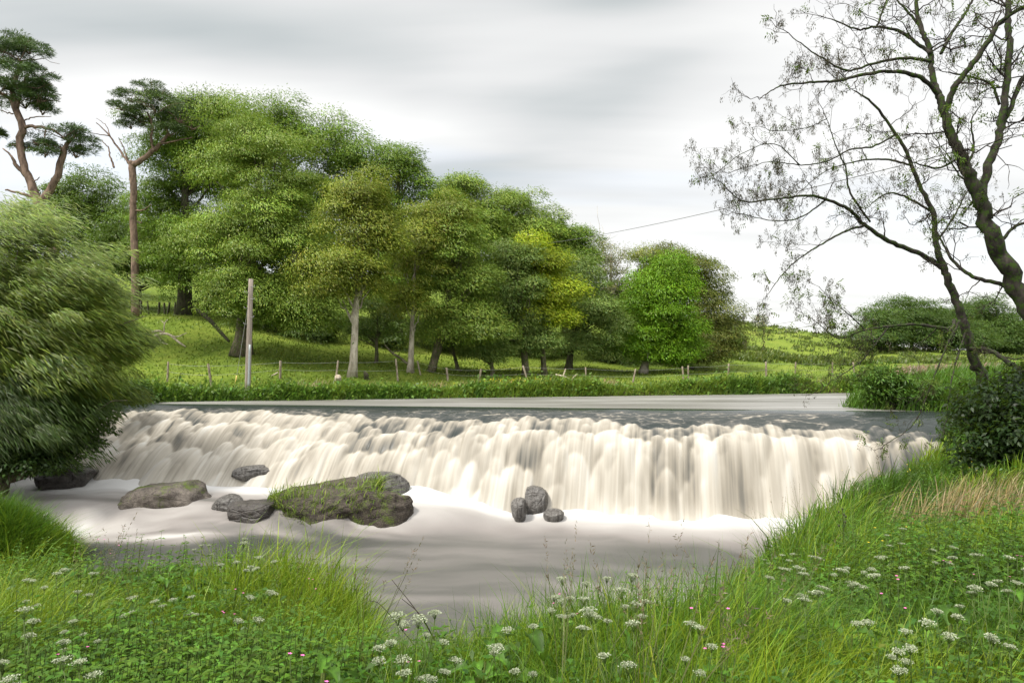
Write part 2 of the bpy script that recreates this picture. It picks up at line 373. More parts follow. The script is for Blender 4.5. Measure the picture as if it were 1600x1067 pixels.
def build_pool():
    xs, ys = np.arange(-28, 18.5, 0.12), np.arange(3.5, 29.5, 0.12)
    X, Y = np.meshgrid(xs, ys, indexing='ij'); s = sdf(X, Y).reshape(X.shape)
    # distance downstream of the foot
    cdn = crest_dist(X, Y); along = ((X - CREST_A[0]) * CDIR[0] + (Y - CREST_A[1]) * CDIR[1]) / CLEN
    dn = cdn - (4.0 + 0.7 * along)
    u = X * 0.94 - Y * 0.22; w = Y + 0.22 * X
    warp = 1.6 * (fbm(X * 0.22, Y * 0.22, seed=31) - 0.5)
    st = fbm(u * 0.22, (w + warp * 2) * 1.0, seed=21, oct=4)
    st2 = fbm(u * 0.35, (w + warp * 2) * 2.6, seed=25, oct=3)
    lob = fbm(X * 0.33, Y * 0.22, seed=23, oct=3)
    reach = 2.4 + 5.0 * (lob - 0.3) + 2.4 * sstep(2, 9, X)
    foam = np.exp(-np.clip(dn / np.maximum(reach, 0.9), 0, 9) ** 1.6 * 1.6)
    foam = foam * (0.86 + 0.28 * st)
    drift = 0.31 + 0.36 * (st - 0.5) + 0.10 * (st2 - 0.5)         # slow brown-grey froth
    # a pale tongue drifting towards the near bank, right of centre, and the run of white water across the shelf
    tongue = 1.15 * np.exp(-((X - 3.6 + 0.15 * (Y - 13)) / 1.7) ** 2) * np.exp(-((Y - 12.5) / 2.2) ** 2) * 0.75
    shelf = sstep(19.2, 20.6, Y + 0.05 * (X + 8)) * (1 - sstep(-4.5, -1.0, X)) * (0.05 + 1.1 * st2 * st * 1.6)
    below = np.exp(-((Y + 0.05 * (X + 8) - 19.7) / 0.7) ** 2) * (1 - sstep(-9.5, -8.0, X)) * (0.15 + 0.6 * st)
    calm = np.exp(-((X + 7.0) / 2.6) ** 2) * np.exp(-((Y - 19.2) / 1.3) ** 2) * 0.26 + 0.30 * (1 - sstep(-12, -8, X)) * (1 - sstep(18.6, 20, Y))
    F_ = np.clip(np.maximum(foam, np.clip(drift + tongue * st * 1.6 - calm, 0.02, 1)) + shelf * 0.5 + below * 0.6, 0, 1)
    z = pool_level(X, Y)
    boil = np.exp(-np.maximum(dn, 0) / 0.7) * (fbm(X * 0.9, Y * 0.9, seed=40, oct=3) - 0.3) * 0.32 + np.exp(-np.maximum(dn, 0) / 1.9) * (fbm(X * 0.6, Y * 0.6, seed=41) - 0.4) * 0.25
    z = z + (boil + 0.07 * np.exp(-np.maximum(dn + .1, 0) / 0.5) * (.6 + .8 * fbm(X * .7, Y * .4, seed=46, oct=2))) * sstep(-1.2, 0.4, s)  + 0.05 * shelf * (fbm(u * 0.5, w * 2.5, seed=44) - 0.5) * 3
    keep = (s > -1.0) & (cdn > 1.2)
    F = grid_faces(len(xs), len(ys)); F = F[keep.ravel()[F].all(1)]
    tag(mesh_np('pool_water', np.stack([X.ravel(), Y.ravel(), z.ravel()], 1), F, water_mat('froth_water', False), attrs={'foam': F_.ravel()}), kind='structure')

def blur(a, n, ax):
    for _ in range(n):
        b = np.pad(a, [(1, 1) if k == ax else (0, 0) for k in (0, 1)], 'edge')
        a = (b[:-2] + 2 * b[1:-1] + b[2:]) / 4 if ax == 0 else (b[:, :-2] + 2 * b[:, 1:-1] + b[:, 2:]) / 4
    return a

def weir_base(s, q):
    """xyz of the stone slope at crest fraction s, fall fraction q (q<0: behind the crest)"""
    run = 4.0 + 0.7 * s + 0.4
    x0, y0 = CREST_A[0] + CDIR[0] * CLEN * s, CREST_A[1] + CDIR[1] * CLEN * s
    r = q * run; fx, fy = x0 + FLOW[0] * r, y0 + FLOW[1] * r
    drop = 2.95 + 0.55 * sstep(0.30, 0.55, s)
    qq = np.maximum(q, 0); e1 = 1.30 * (1 - 0.0 * s)
    left = qq ** 1.25; right = 0.62 * qq ** 1.45 + 0.38 * (sstep(0.0, 1.0, (qq - 0.52) / 0.40)) * 1.0
    k = sstep(0.25, 0.6, s)
    return fx, fy, -drop * (left * (1 - k) + right * k), run

def build_falls():
    ns, nq = 1150, 250
    s1, q1 = np.linspace(-0.03, 1.01, ns), np.linspace(-0.10, 1.08, nq)
    Sg, Q = np.meshgrid(s1, q1, indexing='ij')
    x, y, z, run = weir_base(Sg, Q)
    m_s = Sg * CLEN                               # metres along the crest
    H = np.zeros_like(Q); B = np.zeros_like(Q); r = rng(7)
    dQ = q1[1] - q1[0]; dS = (s1[1] - s1[0]) * CLEN
    lobes = []
    def edge(sm): return 0.13 + 0.13 * sstep(8, 20, sm) + 0.10 * (vnoise(sm * 0.7, sm * 0 + 3.3, seed=61) - 0.5) + 0.09 * sstep(15, 26, sm) + 0.08 * (vnoise(sm * 2.3, sm * 0, seed=62) - 0.5)
    for k in range(1150):
        sm = r.uniform(-0.5, CLEN + 0.2); e = float(edge(np.array([sm]))[0])
        row = r.random(); tier = float(vnoise(np.array([sm * .35]), np.array([1.7]), seed=63)[0]) - .5; tier += .6 * (float(vnoise(np.array([sm * 1.3]), np.array([4.7]), seed=64)[0]) - .5)
        if row < 0.45: q0 = e + abs(r.normal(0, 0.05)); w = r.uniform(0.13, 0.34); L = r.uniform(0.14, 0.28); A = r.uniform(0.06, 0.14)
        elif row < 0.80: q0 = (e + .20 + .12 * tier + abs(r.normal(0, .035))) if r.random() < .6 else r.uniform(e + 0.1, 0.72); w = r.uniform(0.16, 0.48); L = r.uniform(0.16, 0.34); A = r.uniform(0.14, 0.30)
        else: q0 = (.56 + .22 * tier + abs(r.normal(0, .05))) if r.random() < .7 else r.uniform(.42, .82); w = r.uniform(0.25, 0.75); L = r.uniform(0.22, 0.48); A = r.uniform(0.20, 0.38)
        lobes.append((sm, q0, w, L, A))
    for sm, q0, w, L, A in lobes:
        i0 = max(0, int((sm - w - m_s[0, 0]) / dS)); i1 = min(ns, int((sm + w - m_s[0, 0]) / dS) + 2)
        j0 = max(0, int((q0 - q1[0]) / dQ)); j1 = min(nq, int((q0 + L * 1.6 - q1[0]) / dQ) + 2)
        if i1 <= i0 or j1 <= j0: continue
        a = (m_s[i0:i1, j0:j1] - sm) / w; t = Q[i0:i1, j0:j1] - q0
        prof = np.clip(1 - np.abs(a) ** 2.4, 0, 1) ** 0.6
        lead = 0.10 * w / 0.3 + 0.02                     # rounded head; its outline arches back at the sides
        tt = t - 0.06 * np.abs(a) ** 2 * (w / 0.3)
        head = np.sqrt(np.clip(1 - (1 - np.clip(tt / lead, 0, 1)) ** 2, 0, 1))
        tail = 1 - sstep(0.15 * L, 1.5 * L, tt)
        h = A * prof * head * tail
        b = (0.78 if A < .141 else 1.0) * (0.28 + 0.72 * np.exp(-np.maximum(tt, 0) / (0.30 * L + 0.03))) * sstep(0, 0.5, head) * prof ** 0.3
        Hs, Bs = H[i0:i1, j0:j1], B[i0:i1, j0:j1]
        Bs[:] = np.where(h > Hs, Bs * 0.15 + b * 0.85, Bs); Hs[:] = np.maximum(Hs, h)
    H = blur(blur(H, 4, 0), 3, 1); B = blur(blur(B, 3, 0), 4, 1)
    thread = fbm(m_s * 5.0, Q * 2.4, seed=71, oct=4); fine = fbm(m_s * 20.0, Q * 1.2 + m_s * 0.1, seed=72, oct=2); wide = fbm(m_s * 0.8, Q * 2.5, seed=73, oct=3)
    pane = np.clip((fbm(m_s * 1.1, Q * 2.2, seed=79, oct=3) - 0.50) * 6, 0, 1) * np.clip(1.1 - B, 0, 1)     # thin places where the dark stone shows through
    eg = edge(m_s) - 0.02
    white = sstep(eg - 0.05, eg + 0.07, Q + 0.05 * (thread - 0.5))
    foam = white * (0.22 + 0.78 * B + 0.44 * (thread - 0.5) + 0.20 * (fine - 0.5) + 0.36 * (wide - 0.5)) + 0.10 * sstep(0.4, 0.9, Q) + 0.20 * sstep(0.80, 0.98, Q) - 0.42 * white * pane * (1 - sstep(.75, .95, Q))
    # the dark lip: thin bright threads slanting over smooth water
    nl = fbm(m_s * 0.9 + Q * 7, Q * 15 - m_s * 0.55, seed=75, oct=3); nl2 = fbm(m_s * 2.0 - Q * 5, Q * 22 + m_s * 0.4, seed=78, oct=3)
    lip = (1 - white) * sstep(0.03, 0.14, Q) * (0.34 * np.clip(1 - np.abs(nl - 0.5) * 16, 0, 1) + 0.30 * np.clip(1 - np.abs(nl2 - 0.48) * 18, 0, 1) + 0.05)
    foam = foam + lip
    thin = sstep(0.84, 0.95, Sg + .06 * (fbm(m_s * 1.5, Q * 5, seed=80) - .5)) * (1.05 - 0.6 * B) * 1.1 + (1 - sstep(0.015, 0.06, Sg)) * (0.6 - 0.4 * B) * (1 - Q * 0.5)
    foam = np.clip(foam - thin * 0.75, 0, 1)
    H = H + white * (0.05 * (thread - 0.5) + 0.018 * (fine - 0.5)) + (1 - white) * 0.05 * sstep(0.02, 0.15, Q) * (fbm(m_s * 2.2 + Q * 8, Q * 14, seed=76) - 0.3)
    H = H * sstep(-0.02, 0.12, Q)
    nx, ny, nz = FLOW[0] * 0.62, FLOW[1] * 0.62, 0.78
    V = np.stack([(x + nx * H).ravel(), (y + ny * H).ravel(), (z + 0.03 * sstep(0, .2, Q) + 0.006 + nz * H).ravel()], 1)
    tag(mesh_np('falling_water', V, grid_faces(ns, nq), water_mat('falling_water_foam'), attrs={'foam': foam.ravel()}), kind='structure')

STONE = None
def stone_mat(name, lo, hi, moss=0.0, wet=False, scale=3.0):
    m, T = mat(name)
    g = T.new('ShaderNodeNewGeometry'); pos = g.outputs['Position']; sp = T.new('ShaderNodeSeparateXYZ'); T.l.new(g.outputs['Normal'], sp.inputs[0])
    n1, n2, n3 = T.noise(pos, scale, 8, 0.7), T.noise(pos, scale * 6, 6, 0.7), T.noise(pos, scale * 0.4, 4, 0.6)
    col = T.ramp(T.math('ADD', T.math('MULTIPLY', n1, 0.6), T.math('MULTIPLY', n2, 0.4)), [(0.36, lo), (0.62, hi)])
    vo = T.new('ShaderNodeTexVoronoi', feature='DISTANCE_TO_EDGE'); T.l.new(T.mapping(pos, scale=(0.8, 1, 1.6), rot=(0.3, 0.2, 0.4)), vo.inputs['Vector']); vo.inputs['Scale'].default_value = scale * 0.5
    crack = T.ramp(vo.outputs['Distance'], [(0.0, (0, 0, 0)), (0.035, (1, 1, 1))])
    col = T.mix(T.math('MULTIPLY', T.math('SUBTRACT', 1.0, crack), 0.15), col, (0.012, 0.010, 0.008, 1))
    if moss:
        mm = T.ramp(T.math('ADD', T.math('MULTIPLY', n3, 0.7), T.math('MULTIPLY', n2, 0.3)), [(0.60 - 0.25 * moss, (0, 0, 0)), (0.68 - 0.25 * moss, (1, 1, 1))])
        col = T.mix(mm, col, T.ramp(n2, [(0.3, (0.035, 0.055, 0.008)), (0.7, (0.11, 0.15, 0.02))]))
    T.l.new(col, T.b.inputs['Base Color']); T.b.inputs['Roughness'].default_value = 0.35 if wet else 0.75
    T.b.inputs['Specular IOR Level'].default_value = 0.5 if wet else 0.3
    bump(T, T.math('ADD', T.math('MULTIPLY', n1, 1.0), T.math('MULTIPLY', crack, 0.15)), 1.0, 0.12)
    return m

def build_weir():
    """the stone apron below the water: sloping face, flat crest and back"""
    ns, nq = 160, 40
    Sg, Q = np.meshgrid(np.linspace(-0.035, 1.012, ns), np.linspace(-0.12, 1.02, nq), indexing='ij')
    x, y, z, run = weir_base(Sg, Q)
    z = z - 0.10 + 0.10 * (fbm(x * 1.5, y * 1.5, seed=90) - 0.5)
    top = np.stack([x.ravel(), y.ravel(), z.ravel()], 1); bot = top.copy(); bot[:, 2] = -4.6
    n = ns * nq; F = grid_faces(ns, nq); Fb = F[:, ::-1] + n
    i = lambda a, b: a * nq + b
    rim = [i(a, 0) for a in range(ns)] + [i(ns - 1, b) for b in range(1, nq)] + [i(a, nq - 1) for a in range(ns - 2, -1, -1)] + [i(0, b) for b in range(nq - 2, 0, -1)]
    rim = np.array(rim); nx_ = np.roll(rim, -1)
    side = np.stack([nx_, rim, rim + n, nx_ + n], 1)
    o = mesh_np('stone_weir', np.concatenate([top, bot]), np.concatenate([F, Fb, side]), stone_mat('weir_stone', (0.015, 0.015, 0.014), (0.07, 0.068, 0.06), 0.2, True))
    tag(o, 'broad sloping stone weir hidden under the sheet of white falling water', 'weir')
build_upper_water(); build_pool(); build_weir(); build_falls()
# ------------------------------------------------------------------ tubes and leaves
class Tubes:
    def __init__(s): s.V, s.F, s.n = [], [], 0
    def add(s, pts, rad, k=6, cap=True):
        pts = np.asarray(pts, float); m = len(pts); rad = np.broadcast_to(np.asarray(rad, float), (m,))
        t = norm(np.gradient(pts, axis=0)); a = np.array([1.0, 0, 0]) if abs(t[0][0]) < 0.8 else np.array([0, 1.0, 0])
        u = a - t * (t @ a)[:, None]; u = norm(u); w = np.cross(t, u)
        an = np.arange(k) * 2 * math.pi / k
        ring = pts[:, None] + rad[:, None, None] * (np.cos(an)[None, :, None] * u[:, None] + np.sin(an)[None, :, None] * w[:, None])
        s.V.append(ring.reshape(-1, 3))
        i = (np.arange(m - 1)[:, None] * k + np.arange(k)[None]).ravel(); j = (np.arange(m - 1)[:, None] * k + (np.arange(k)[None] + 1) % k).ravel()
        f = np.stack([i, j, j + k, i + k], 1) + s.n; s.F.append(f)
        if cap and k >= 4:
            for b0, fl in ((0, True), ((m - 1) * k, False)):
                o = [s.n + b0 + x for x in range(k)]
                for q in range(1, k - 2, 2): 
                    c = [o[0], o[q], o[q + 1], o[min(q + 2, k - 1)]]
                    s.F.append(np.array([c[::-1] if fl else c]))
        s.n += m * k
    def build(s, name, mat_, parent=None, **kw):
        return mesh_np(name, np.concatenate(s.V), np.concatenate(s.F), mat_, parent, **kw)

def smooth_path(ctrl, n):
    """Catmull-Rom through control rows (any width)"""
    c = np.asarray(ctrl, float); c = np.concatenate([2 * c[:1] - c[1:2], c, 2 * c[-1:] - c[-2:-1]])
    t = np.linspace(0, len(c) - 3 - 1e-6, n); i = t.astype(int); f = (t - i)[:, None]
    p0, p1, p2, p3 = c[i], c[i + 1], c[i + 2], c[i + 3]
    return 0.5 * (2 * p1 + (p2 - p0) * f + (2 * p0 - 5 * p1 + 4 * p2 - p3) * f ** 2 + (3 * p1 - p0 - 3 * p2 + p3) * f ** 3)

class Leaves:
    """many small bent blades gathered into one mesh"""
    def __init__(s): s.V, s.T = [], []
    def add(s, pos, d, nrm, L, Wd, col, droop=0.15, at=0.42):
        n = len(pos); d = norm(d); side = norm(np.cross(d, nrm)); L = np.broadcast_to(L, (n,))[:, None]; Wd = np.broadcast_to(Wd, (n,))[:, None]
        nn = np.cross(side, d); mid = pos + d * L * at + nn * L * 0.06; tip = pos + d * L - nn * L * droop
        s.V.append(np.stack([pos, mid - side * Wd / 2, tip, mid + side * Wd / 2], 1).reshape(-1, 3)); s.T.append(np.repeat(col, 4, 0))
    def build(s, name, mat_, parent=None, **kw):
        V = np.concatenate(s.V); return mesh_np(name, V, np.arange(len(V)).reshape(-1, 4), mat_, parent, {'tint': np.concatenate(s.T)}, smooth=False, **kw)

def sphere_dirs(n, r):
    v = r.normal(size=(n, 3)); return norm(v)

WIND = np.array([0.55, -0.1, -0.12])

def clump_leaves(LV, c, rad, n, r, base, L, asp, flat=0.55, wind=0.35, droop=0.4, var=0.22):
    """one bough of leaves: a flattened shell, open below, blades lying outward and down"""
    d = sphere_dirs(n, r); d[:, 2] = np.where(d[:, 2] < -0.25, -d[:, 2] * 0.6, d[:, 2])
    k = (0.62 + 0.38 * r.random(n) ** 0.6)[:, None]
    off = d * k * np.array([rad, rad, rad * flat]) * np.exp(r.normal(0, 0.10, (n, 1)))
    out = norm(d * np.array([1, 1, 0.5]))
    dr = norm(out * 0.8 + WIND * wind * 1.4 + np.array([0, 0, -droop]) + r.normal(0, 0.35, (n, 3)))
    nr = norm(d * 1.0 + np.array([0, 0, 0.45]) + r.normal(0, 0.25, (n, 3)))
    LV.add(c + off, dr, nr, L * np.exp(r.normal(0, 0.2, n)), L * asp, tints(n, np.array(base) * math.exp(r.normal(0, 0.20)), r, var))

def crown_clumps(c, rx, ry, rz, n, r, lo=-0.75):
    """bough centres through the outer volume of an ellipsoid"""
    d = sphere_dirs(n * 3, r); d = d[d[:, 2] > lo][:n]
    k = (0.35 + 0.62 * r.random(len(d)) ** 0.45)[:, None]
    return c + d * k * np.array([rx, ry, rz])

def limb(T, a, b, r0, r1, r, sag=0.0, k=5, n=7, wob=0.06):
    t = np.linspace(0, 1, n)[:, None]; a, b = np.asarray(a, float), np.asarray(b, float); L = np.linalg.norm(b - a)
    p = a + (b - a) * t; p[:, 2] += (np.sin(t * math.pi) * sag * L)[:, 0]
    w = r.normal(0, wob * L, (n, 3)); w[0] = w[-1] = 0; p += w * 0.5
    T.add(p, r0 + (r1 - r0) * t[:, 0] ** 0.7, k)
    return p

def trunk_path(base, top, r, lean=0.03, n=12):
    t = np.linspace(0, 1, n)[:, None]; p = base + (top - base) * t; H = top[2] - base[2]
    w = np.cumsum(r.normal(0, lean * H / n, (n, 3)), 0); w[:, 2] = 0; w -= t * w[-1]; return p + w

def broadleaf(label, group, u, d, lobes, base, tr, seed, bark=None, dens=1.0, L=0.30, asp=0.42, clump=1.25, wind=0.5, droop=0.45, flat=0.66,
              top=None, bare=0.0, name='broadleaf_tree', off=(0, 0), limbs=16, forks=1, lo=-0.75, lean=0.03, var=0.15):
    """lobes: (u, v, half width px, half height px, extra depth m) boughs of the crown"""
    r = rng(seed); bark = bark or BARK
    x = (u - 800) / FPX * d; z = G1(x, d) - 0.12; base_p = np.array([x, d, z])
    L = L * .66; asp = asp * .72; base = tuple(f_ * q for f_, q in zip((1.24, 1.16, 1.1), base)); root = empty(name, base_p, label, 'tree', group)
    T, LV = Tubes(), Leaves(); cents = []
    for (lu, lv, wu, hv, dd) in lobes:
        D = d + dd; c = P(lu, lv, D); rx, rz = wu / FPX * D, hv / FPX * D; ry = rx * 0.9
        n = max(5, int(0.74 * (rx * ry + rx * rz + ry * rz) * 4.2 / (clump ** 2) * (1 - bare * 0.5)))
        cc = crown_clumps(c, max(rx - clump * 0.35, rx * .5), max(ry - clump * 0.5, ry * .5), max(rz - clump * 0.25, rz * .5), n, r, lo)
        cc = cc + r.normal(0, 1, cc.shape) * np.array([rx, ry, rz]) * 0.19
        for q in cc:
            rad = clump * math.exp(r.normal(-0.1, 0.33)); m = int(dens * 2.1 * rad ** 2 * (1 + flat) / (L * L * asp) * (1 - bare))
            clump_leaves(LV, q, rad, m, r, base, L, asp, flat, wind, droop, var)
        cents.append(cc)
    cents = np.concatenate(cents)
    topc = P(*(top if top else (lobes[0][0], lobes[0][1] - lobes[0][3] * 0.5)), d)
    for f in range(forks):
        tp = topc + (np.array([r.uniform(-1.5, 1.5), r.uniform(-1, 1), 0]) if f else 0)
        p = trunk_path(base_p, tp, r, lean); t = np.linspace(0, 1, len(p)); rad = tr * (1 - 0.80 * t ** .8) * (1 + 0.30 * np.exp(-t * 40))
        T.add(p, rad, 10)
        for q in cents[r.permutation(len(cents))[:limbs]]:
            h = np.clip((q[2] - base_p[2]) / (topc[2] - base_p[2]) - r.uniform(0.12, 0.3), 0.33, 0.92); i = int(h * (len(p) - 1))
            limb(T, p[i], q, rad[i] * 0.42, 0.02, r, 0.05)
            if bare > 0.3:
                for _ in range(6):
                    e = q + r.normal(0, clump * 0.8, 3) + np.array([0, 0, clump * 0.4]); limb(T, q + (p[i] - q) * r.uniform(0, 0.4), e, 0.03, 0.012, r, 0.05, 4, 5)
    for q in (T, LV):
        q.V = [v - base_p for v in q.V]
    T.build('trunk', bark, root); LV.build('crown', LEAF, root)
    return root

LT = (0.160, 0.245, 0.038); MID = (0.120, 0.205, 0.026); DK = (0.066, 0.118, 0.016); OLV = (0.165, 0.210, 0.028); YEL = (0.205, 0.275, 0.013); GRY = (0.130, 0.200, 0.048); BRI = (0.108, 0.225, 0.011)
GT = 'broadleaf trees on the wooded bank'
def build_wood():
    B = broadleaf
    B('dark rounded tree behind the left pine, low crown against the sky', GT, 140, 68, [(140, 345, 62, 75, 0), (190, 380, 50, 60, 2), (95, 330, 30, 40, 0)], DK, .4, 101, BARK_DARK, L=.4)
    B('dark broad tree with a thick black trunk right of the tall pine', GT, 288, 53, [(290, 255, 72, 100, 1), (345, 240, 58, 80, 2), (250, 350, 55, 80, 1), (300, 400, 75, 70, -1), (330, 180, 30, 28, 2)], MID, .62, 102, BARK_DARK, L=.32, limbs=26)
    B('dense light green tree behind the utility pole, largest crown of the wood', GT, 377, 43.5, [(410, 300, 82, 100, 0), (430, 400, 85, 90, -1), (385, 470, 62, 55, -2), (460, 500, 50, 40, -1.5), (370, 225, 45, 45, 1), (350, 380, 60, 70, 0)], LT, .62, 103, BARK, L=.28, limbs=26, wind=.6, droop=.5)
    B('tall tree rising behind the light green one, thin open top', GT, 470, 58, [(440, 218, 55, 55, 0), (510, 228, 55, 42, 0), (425, 190, 30, 24, 0), (530, 300, 45, 70, 1), (480, 330, 60, 80, 1)], MID, .5, 104, L=.36, limbs=24, dens=.7, wind=.6)
    B('olive green tree on a tall leaning white trunk', GT, 550, 40, [(558, 350, 48, 70, 0), (552, 420, 50, 40, -.5), (522, 455, 36, 30, -.5), (592, 385, 36, 55, 0), (565, 300, 32, 34, 0), (585, 445, 34, 28, 0)], OLV, .27, 105, BARK_PALE, L=.27, top=(568, 300), limbs=22, wind=.7, lean=.015)
    B('small pale tree growing low beside the white trunk', GT, 588, 46, [(590, 500, 34, 36, 0), (560, 520, 20, 22, 0)], GRY, .16, 106, L=.26)
    B('tall tree at the skyline behind the olive one, ragged top', GT, 620, 57, [(622, 258, 40, 34, 0), (590, 320, 52, 60, 1), (655, 330, 50, 60, 0), (560, 255, 30, 28, 0), (610, 420, 62, 70, 1)], MID, .5, 107, L=.35, limbs=24, dens=.85, wind=.6)
    B('light green tree on a slim straight trunk, right of the white trunk', GT, 641, 44, [(650, 400, 46, 60, 0), (640, 470, 36, 40, 0), (690, 350, 50, 45, 1)], OLV, .22, 108, BARK_PALE, L=.27, limbs=16, wind=.6, lean=.012)
    B('twin stemmed light tree at the foot of the bank, crown near the grass', GT, 673, 45, [(715, 410, 60, 62, 0), (740, 470, 50, 55, 0), (690, 500, 40, 42, -.5), (735, 525, 42, 30, -.5)], LT, .24, 109, L=.27, forks=2, limbs=20, wind=.6, lean=.02)
    B('thin tree with a short visible trunk left of the blue green one', GT, 717, 47, [(700, 530, 36, 26, 0), (735, 500, 32, 34, 0)], GRY, .17, 110, L=.26)
    B('wind bent tree with drooping sprays at the skyline, middle of the wood', GT, 700, 60, [(712, 308, 45, 36, 0), (690, 355, 48, 50, 0), (760, 360, 52, 50, 0), (730, 300, 26, 20, 0)], LT, .45, 111, L=.34, dens=.75, wind=.9, limbs=24)
    B('tall fine leaved tree on the skyline with a rounded dome', GT, 800, 62, [(800, 340, 50, 42, 0), (840, 362, 46, 40, 0), (770, 400, 52, 60, 1), (850, 420, 50, 60, 1), (800, 320, 24, 20, 0)], LT, .45, 112, L=.34, wind=.8, limbs=20)
    B('blue green tree with coarse leaf clumps and two dark trunks', GT, 822, 48, [(810, 440, 44, 52, 0), (795, 500, 48, 46, 0), (830, 535, 38, 32, 0), (800, 395, 30, 28, 0)], GRY, .26, 113, BARK, L=.3, clump=1.0, forks=2, wind=.15)
    B('small grey green tree with its crown just above the field fence', GT, 770, 46, [(765, 548, 34, 24, 0), (750, 520, 26, 24, 0)], GRY, .18, 114, L=.26, clump=.8)
    B('yellow green tree standing out bright in front of the wood', GT, 851, 49, [(838, 405, 42, 34, 0), (868, 470, 24, 36, 0), (862, 505, 30, 30, 0), (850, 440, 34, 40, .5)], YEL, .22, 115, L=.28, wind=.7)
    B('dark tree on the skyline right of the rounded dome', GT, 885, 64, [(882, 372, 36, 36, 0), (905, 400, 26, 34, 0), (880, 440, 40, 50, 0)], MID, .4, 116, BARK_DARK, L=.36)
    B('grey green spreading tree on a straight dark trunk by the fence', GT, 888, 54, [(905, 470, 50, 48, 0), (930, 505, 54, 42, 0), (890, 430, 32, 34, 0), (915, 540, 50, 24, 0)], GRY, .32, 117, BARK_DARK, L=.3, limbs=20, wind=.15)
    B('thin leaved tree with bare twigs, sky showing through its crown', GT, 955, 74, [(955, 420, 38, 46, 0), (960, 470, 44, 36, 0), (935, 400, 20, 24, 0)], (0.13, 0.15, 0.045), .32, 118, BARK_PALE, L=.34, bare=.62, limbs=34)
    B('bright green dense tree with crown down to the grass', GT, 1005, 57, [(1040, 440, 44, 40, 0), (1030, 490, 50, 42, -.5), (1010, 530, 60, 34, -.5), (1060, 530, 38, 36, -.5), (1010, 556, 46, 20, -1), (1062, 558, 40, 20, -1), (1000, 470, 30, 40, 0)], BRI, .36, 119, BARK_PALE, L=.34, clump=1.15, wind=.15, limbs=20)
    B('brown green drooping tree at the right end of the wood', GT, 1075, 64, [(1045, 416, 50, 34, 0), (1088, 450, 46, 50, 0), (1110, 510, 46, 50, 0), (1130, 535, 26, 28, -.5), (1110, 556, 36, 22, -.5), (1075, 545, 40, 34, 0), (1020, 470, 36, 50, 1)], (0.105, 0.130, 0.024), .4, 120, BARK_DARK, L=.34, wind=.6, droop=.8)
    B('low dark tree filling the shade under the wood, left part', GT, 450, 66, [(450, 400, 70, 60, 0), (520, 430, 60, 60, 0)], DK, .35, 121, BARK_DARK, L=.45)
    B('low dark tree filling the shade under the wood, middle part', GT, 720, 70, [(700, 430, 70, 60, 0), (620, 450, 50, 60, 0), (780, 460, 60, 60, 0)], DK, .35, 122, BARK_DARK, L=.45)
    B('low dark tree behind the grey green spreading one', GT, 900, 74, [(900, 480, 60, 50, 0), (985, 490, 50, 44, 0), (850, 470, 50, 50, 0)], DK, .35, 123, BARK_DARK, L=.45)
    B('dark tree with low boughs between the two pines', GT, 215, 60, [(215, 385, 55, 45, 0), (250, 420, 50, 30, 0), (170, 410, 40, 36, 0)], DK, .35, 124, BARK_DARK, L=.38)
    B('mid green tree behind the top of the thick black trunk', GT, 370, 60, [(360, 205, 42, 45, 0), (400, 240, 40, 50, 0), (340, 270, 50, 60, 0)], MID, .4, 125, BARK_DARK, L=.36)
    GF = 'trees at the far edge of the right field'
    for k, (u, v, w, h, lab) in enumerate([(1375, 505, 34, 28, 'leftmost round tree of the far clump on the right field'), (1425, 497, 44, 34, 'broad dark tree in the middle of the far clump'),
                                           (1475, 508, 40, 32, 'low dark tree right of the middle in the far clump'), (1530, 503, 46, 38, 'tallest tree of the far clump behind the leaning ash'),
                                           (1590, 515, 40, 34, 'far clump tree at the right edge of the field')]):
        B(lab, GF, u, 118 + 3 * k, [(u, v, w, h, 0), (u + 14, v + 18, w * .9, h * .8, 0), (u - 16, v + 18, w * .9, h * .8, 0), (u, v + 28, w, h * .6, -2)], (0.05, 0.095, 0.018), .4, 140 + k, BARK_DARK, L=.6, clump=1.9)
    GU = 'added dark bushes standing in for shade under the wood'  # dark bushes added to darken the sunlit slope in place of tree shade
    for k, (u, v, w, h, d, lab) in enumerate([(430, 505, 44, 34, 52, 'low dark bush added for shade right of the thick trunk'), (500, 515, 36, 30, 52, 'low dark bush added for shade left of the leaning white trunk'), (605, 525, 36, 32, 54, 'low dark bush added for shade right of the leaning white trunk'),
                                              (690, 525, 40, 34, 58, 'low dark bush added for shade behind the twin stemmed tree'), (770, 535, 34, 26, 60, 'low dark bush added for shade behind the two dark trunks'), (850, 545, 36, 22, 62, 'low dark bush added for shade left of the straight dark trunk'),
                                              (960, 548, 40, 26, 64, 'low bush added for shade between the thin leaved and the bright green trees'), (345, 470, 34, 34, 56, 'low bush added for shade right behind the thick black trunk')]):
        B(lab, GU, u, d, [(u, v, w, h, 0)], (0.055, 0.098, 0.016), .12, 160 + k, BARK_DARK, L=.36, clump=.9, name='added_shade_bush', limbs=8, lo=-.95)
build_wood()

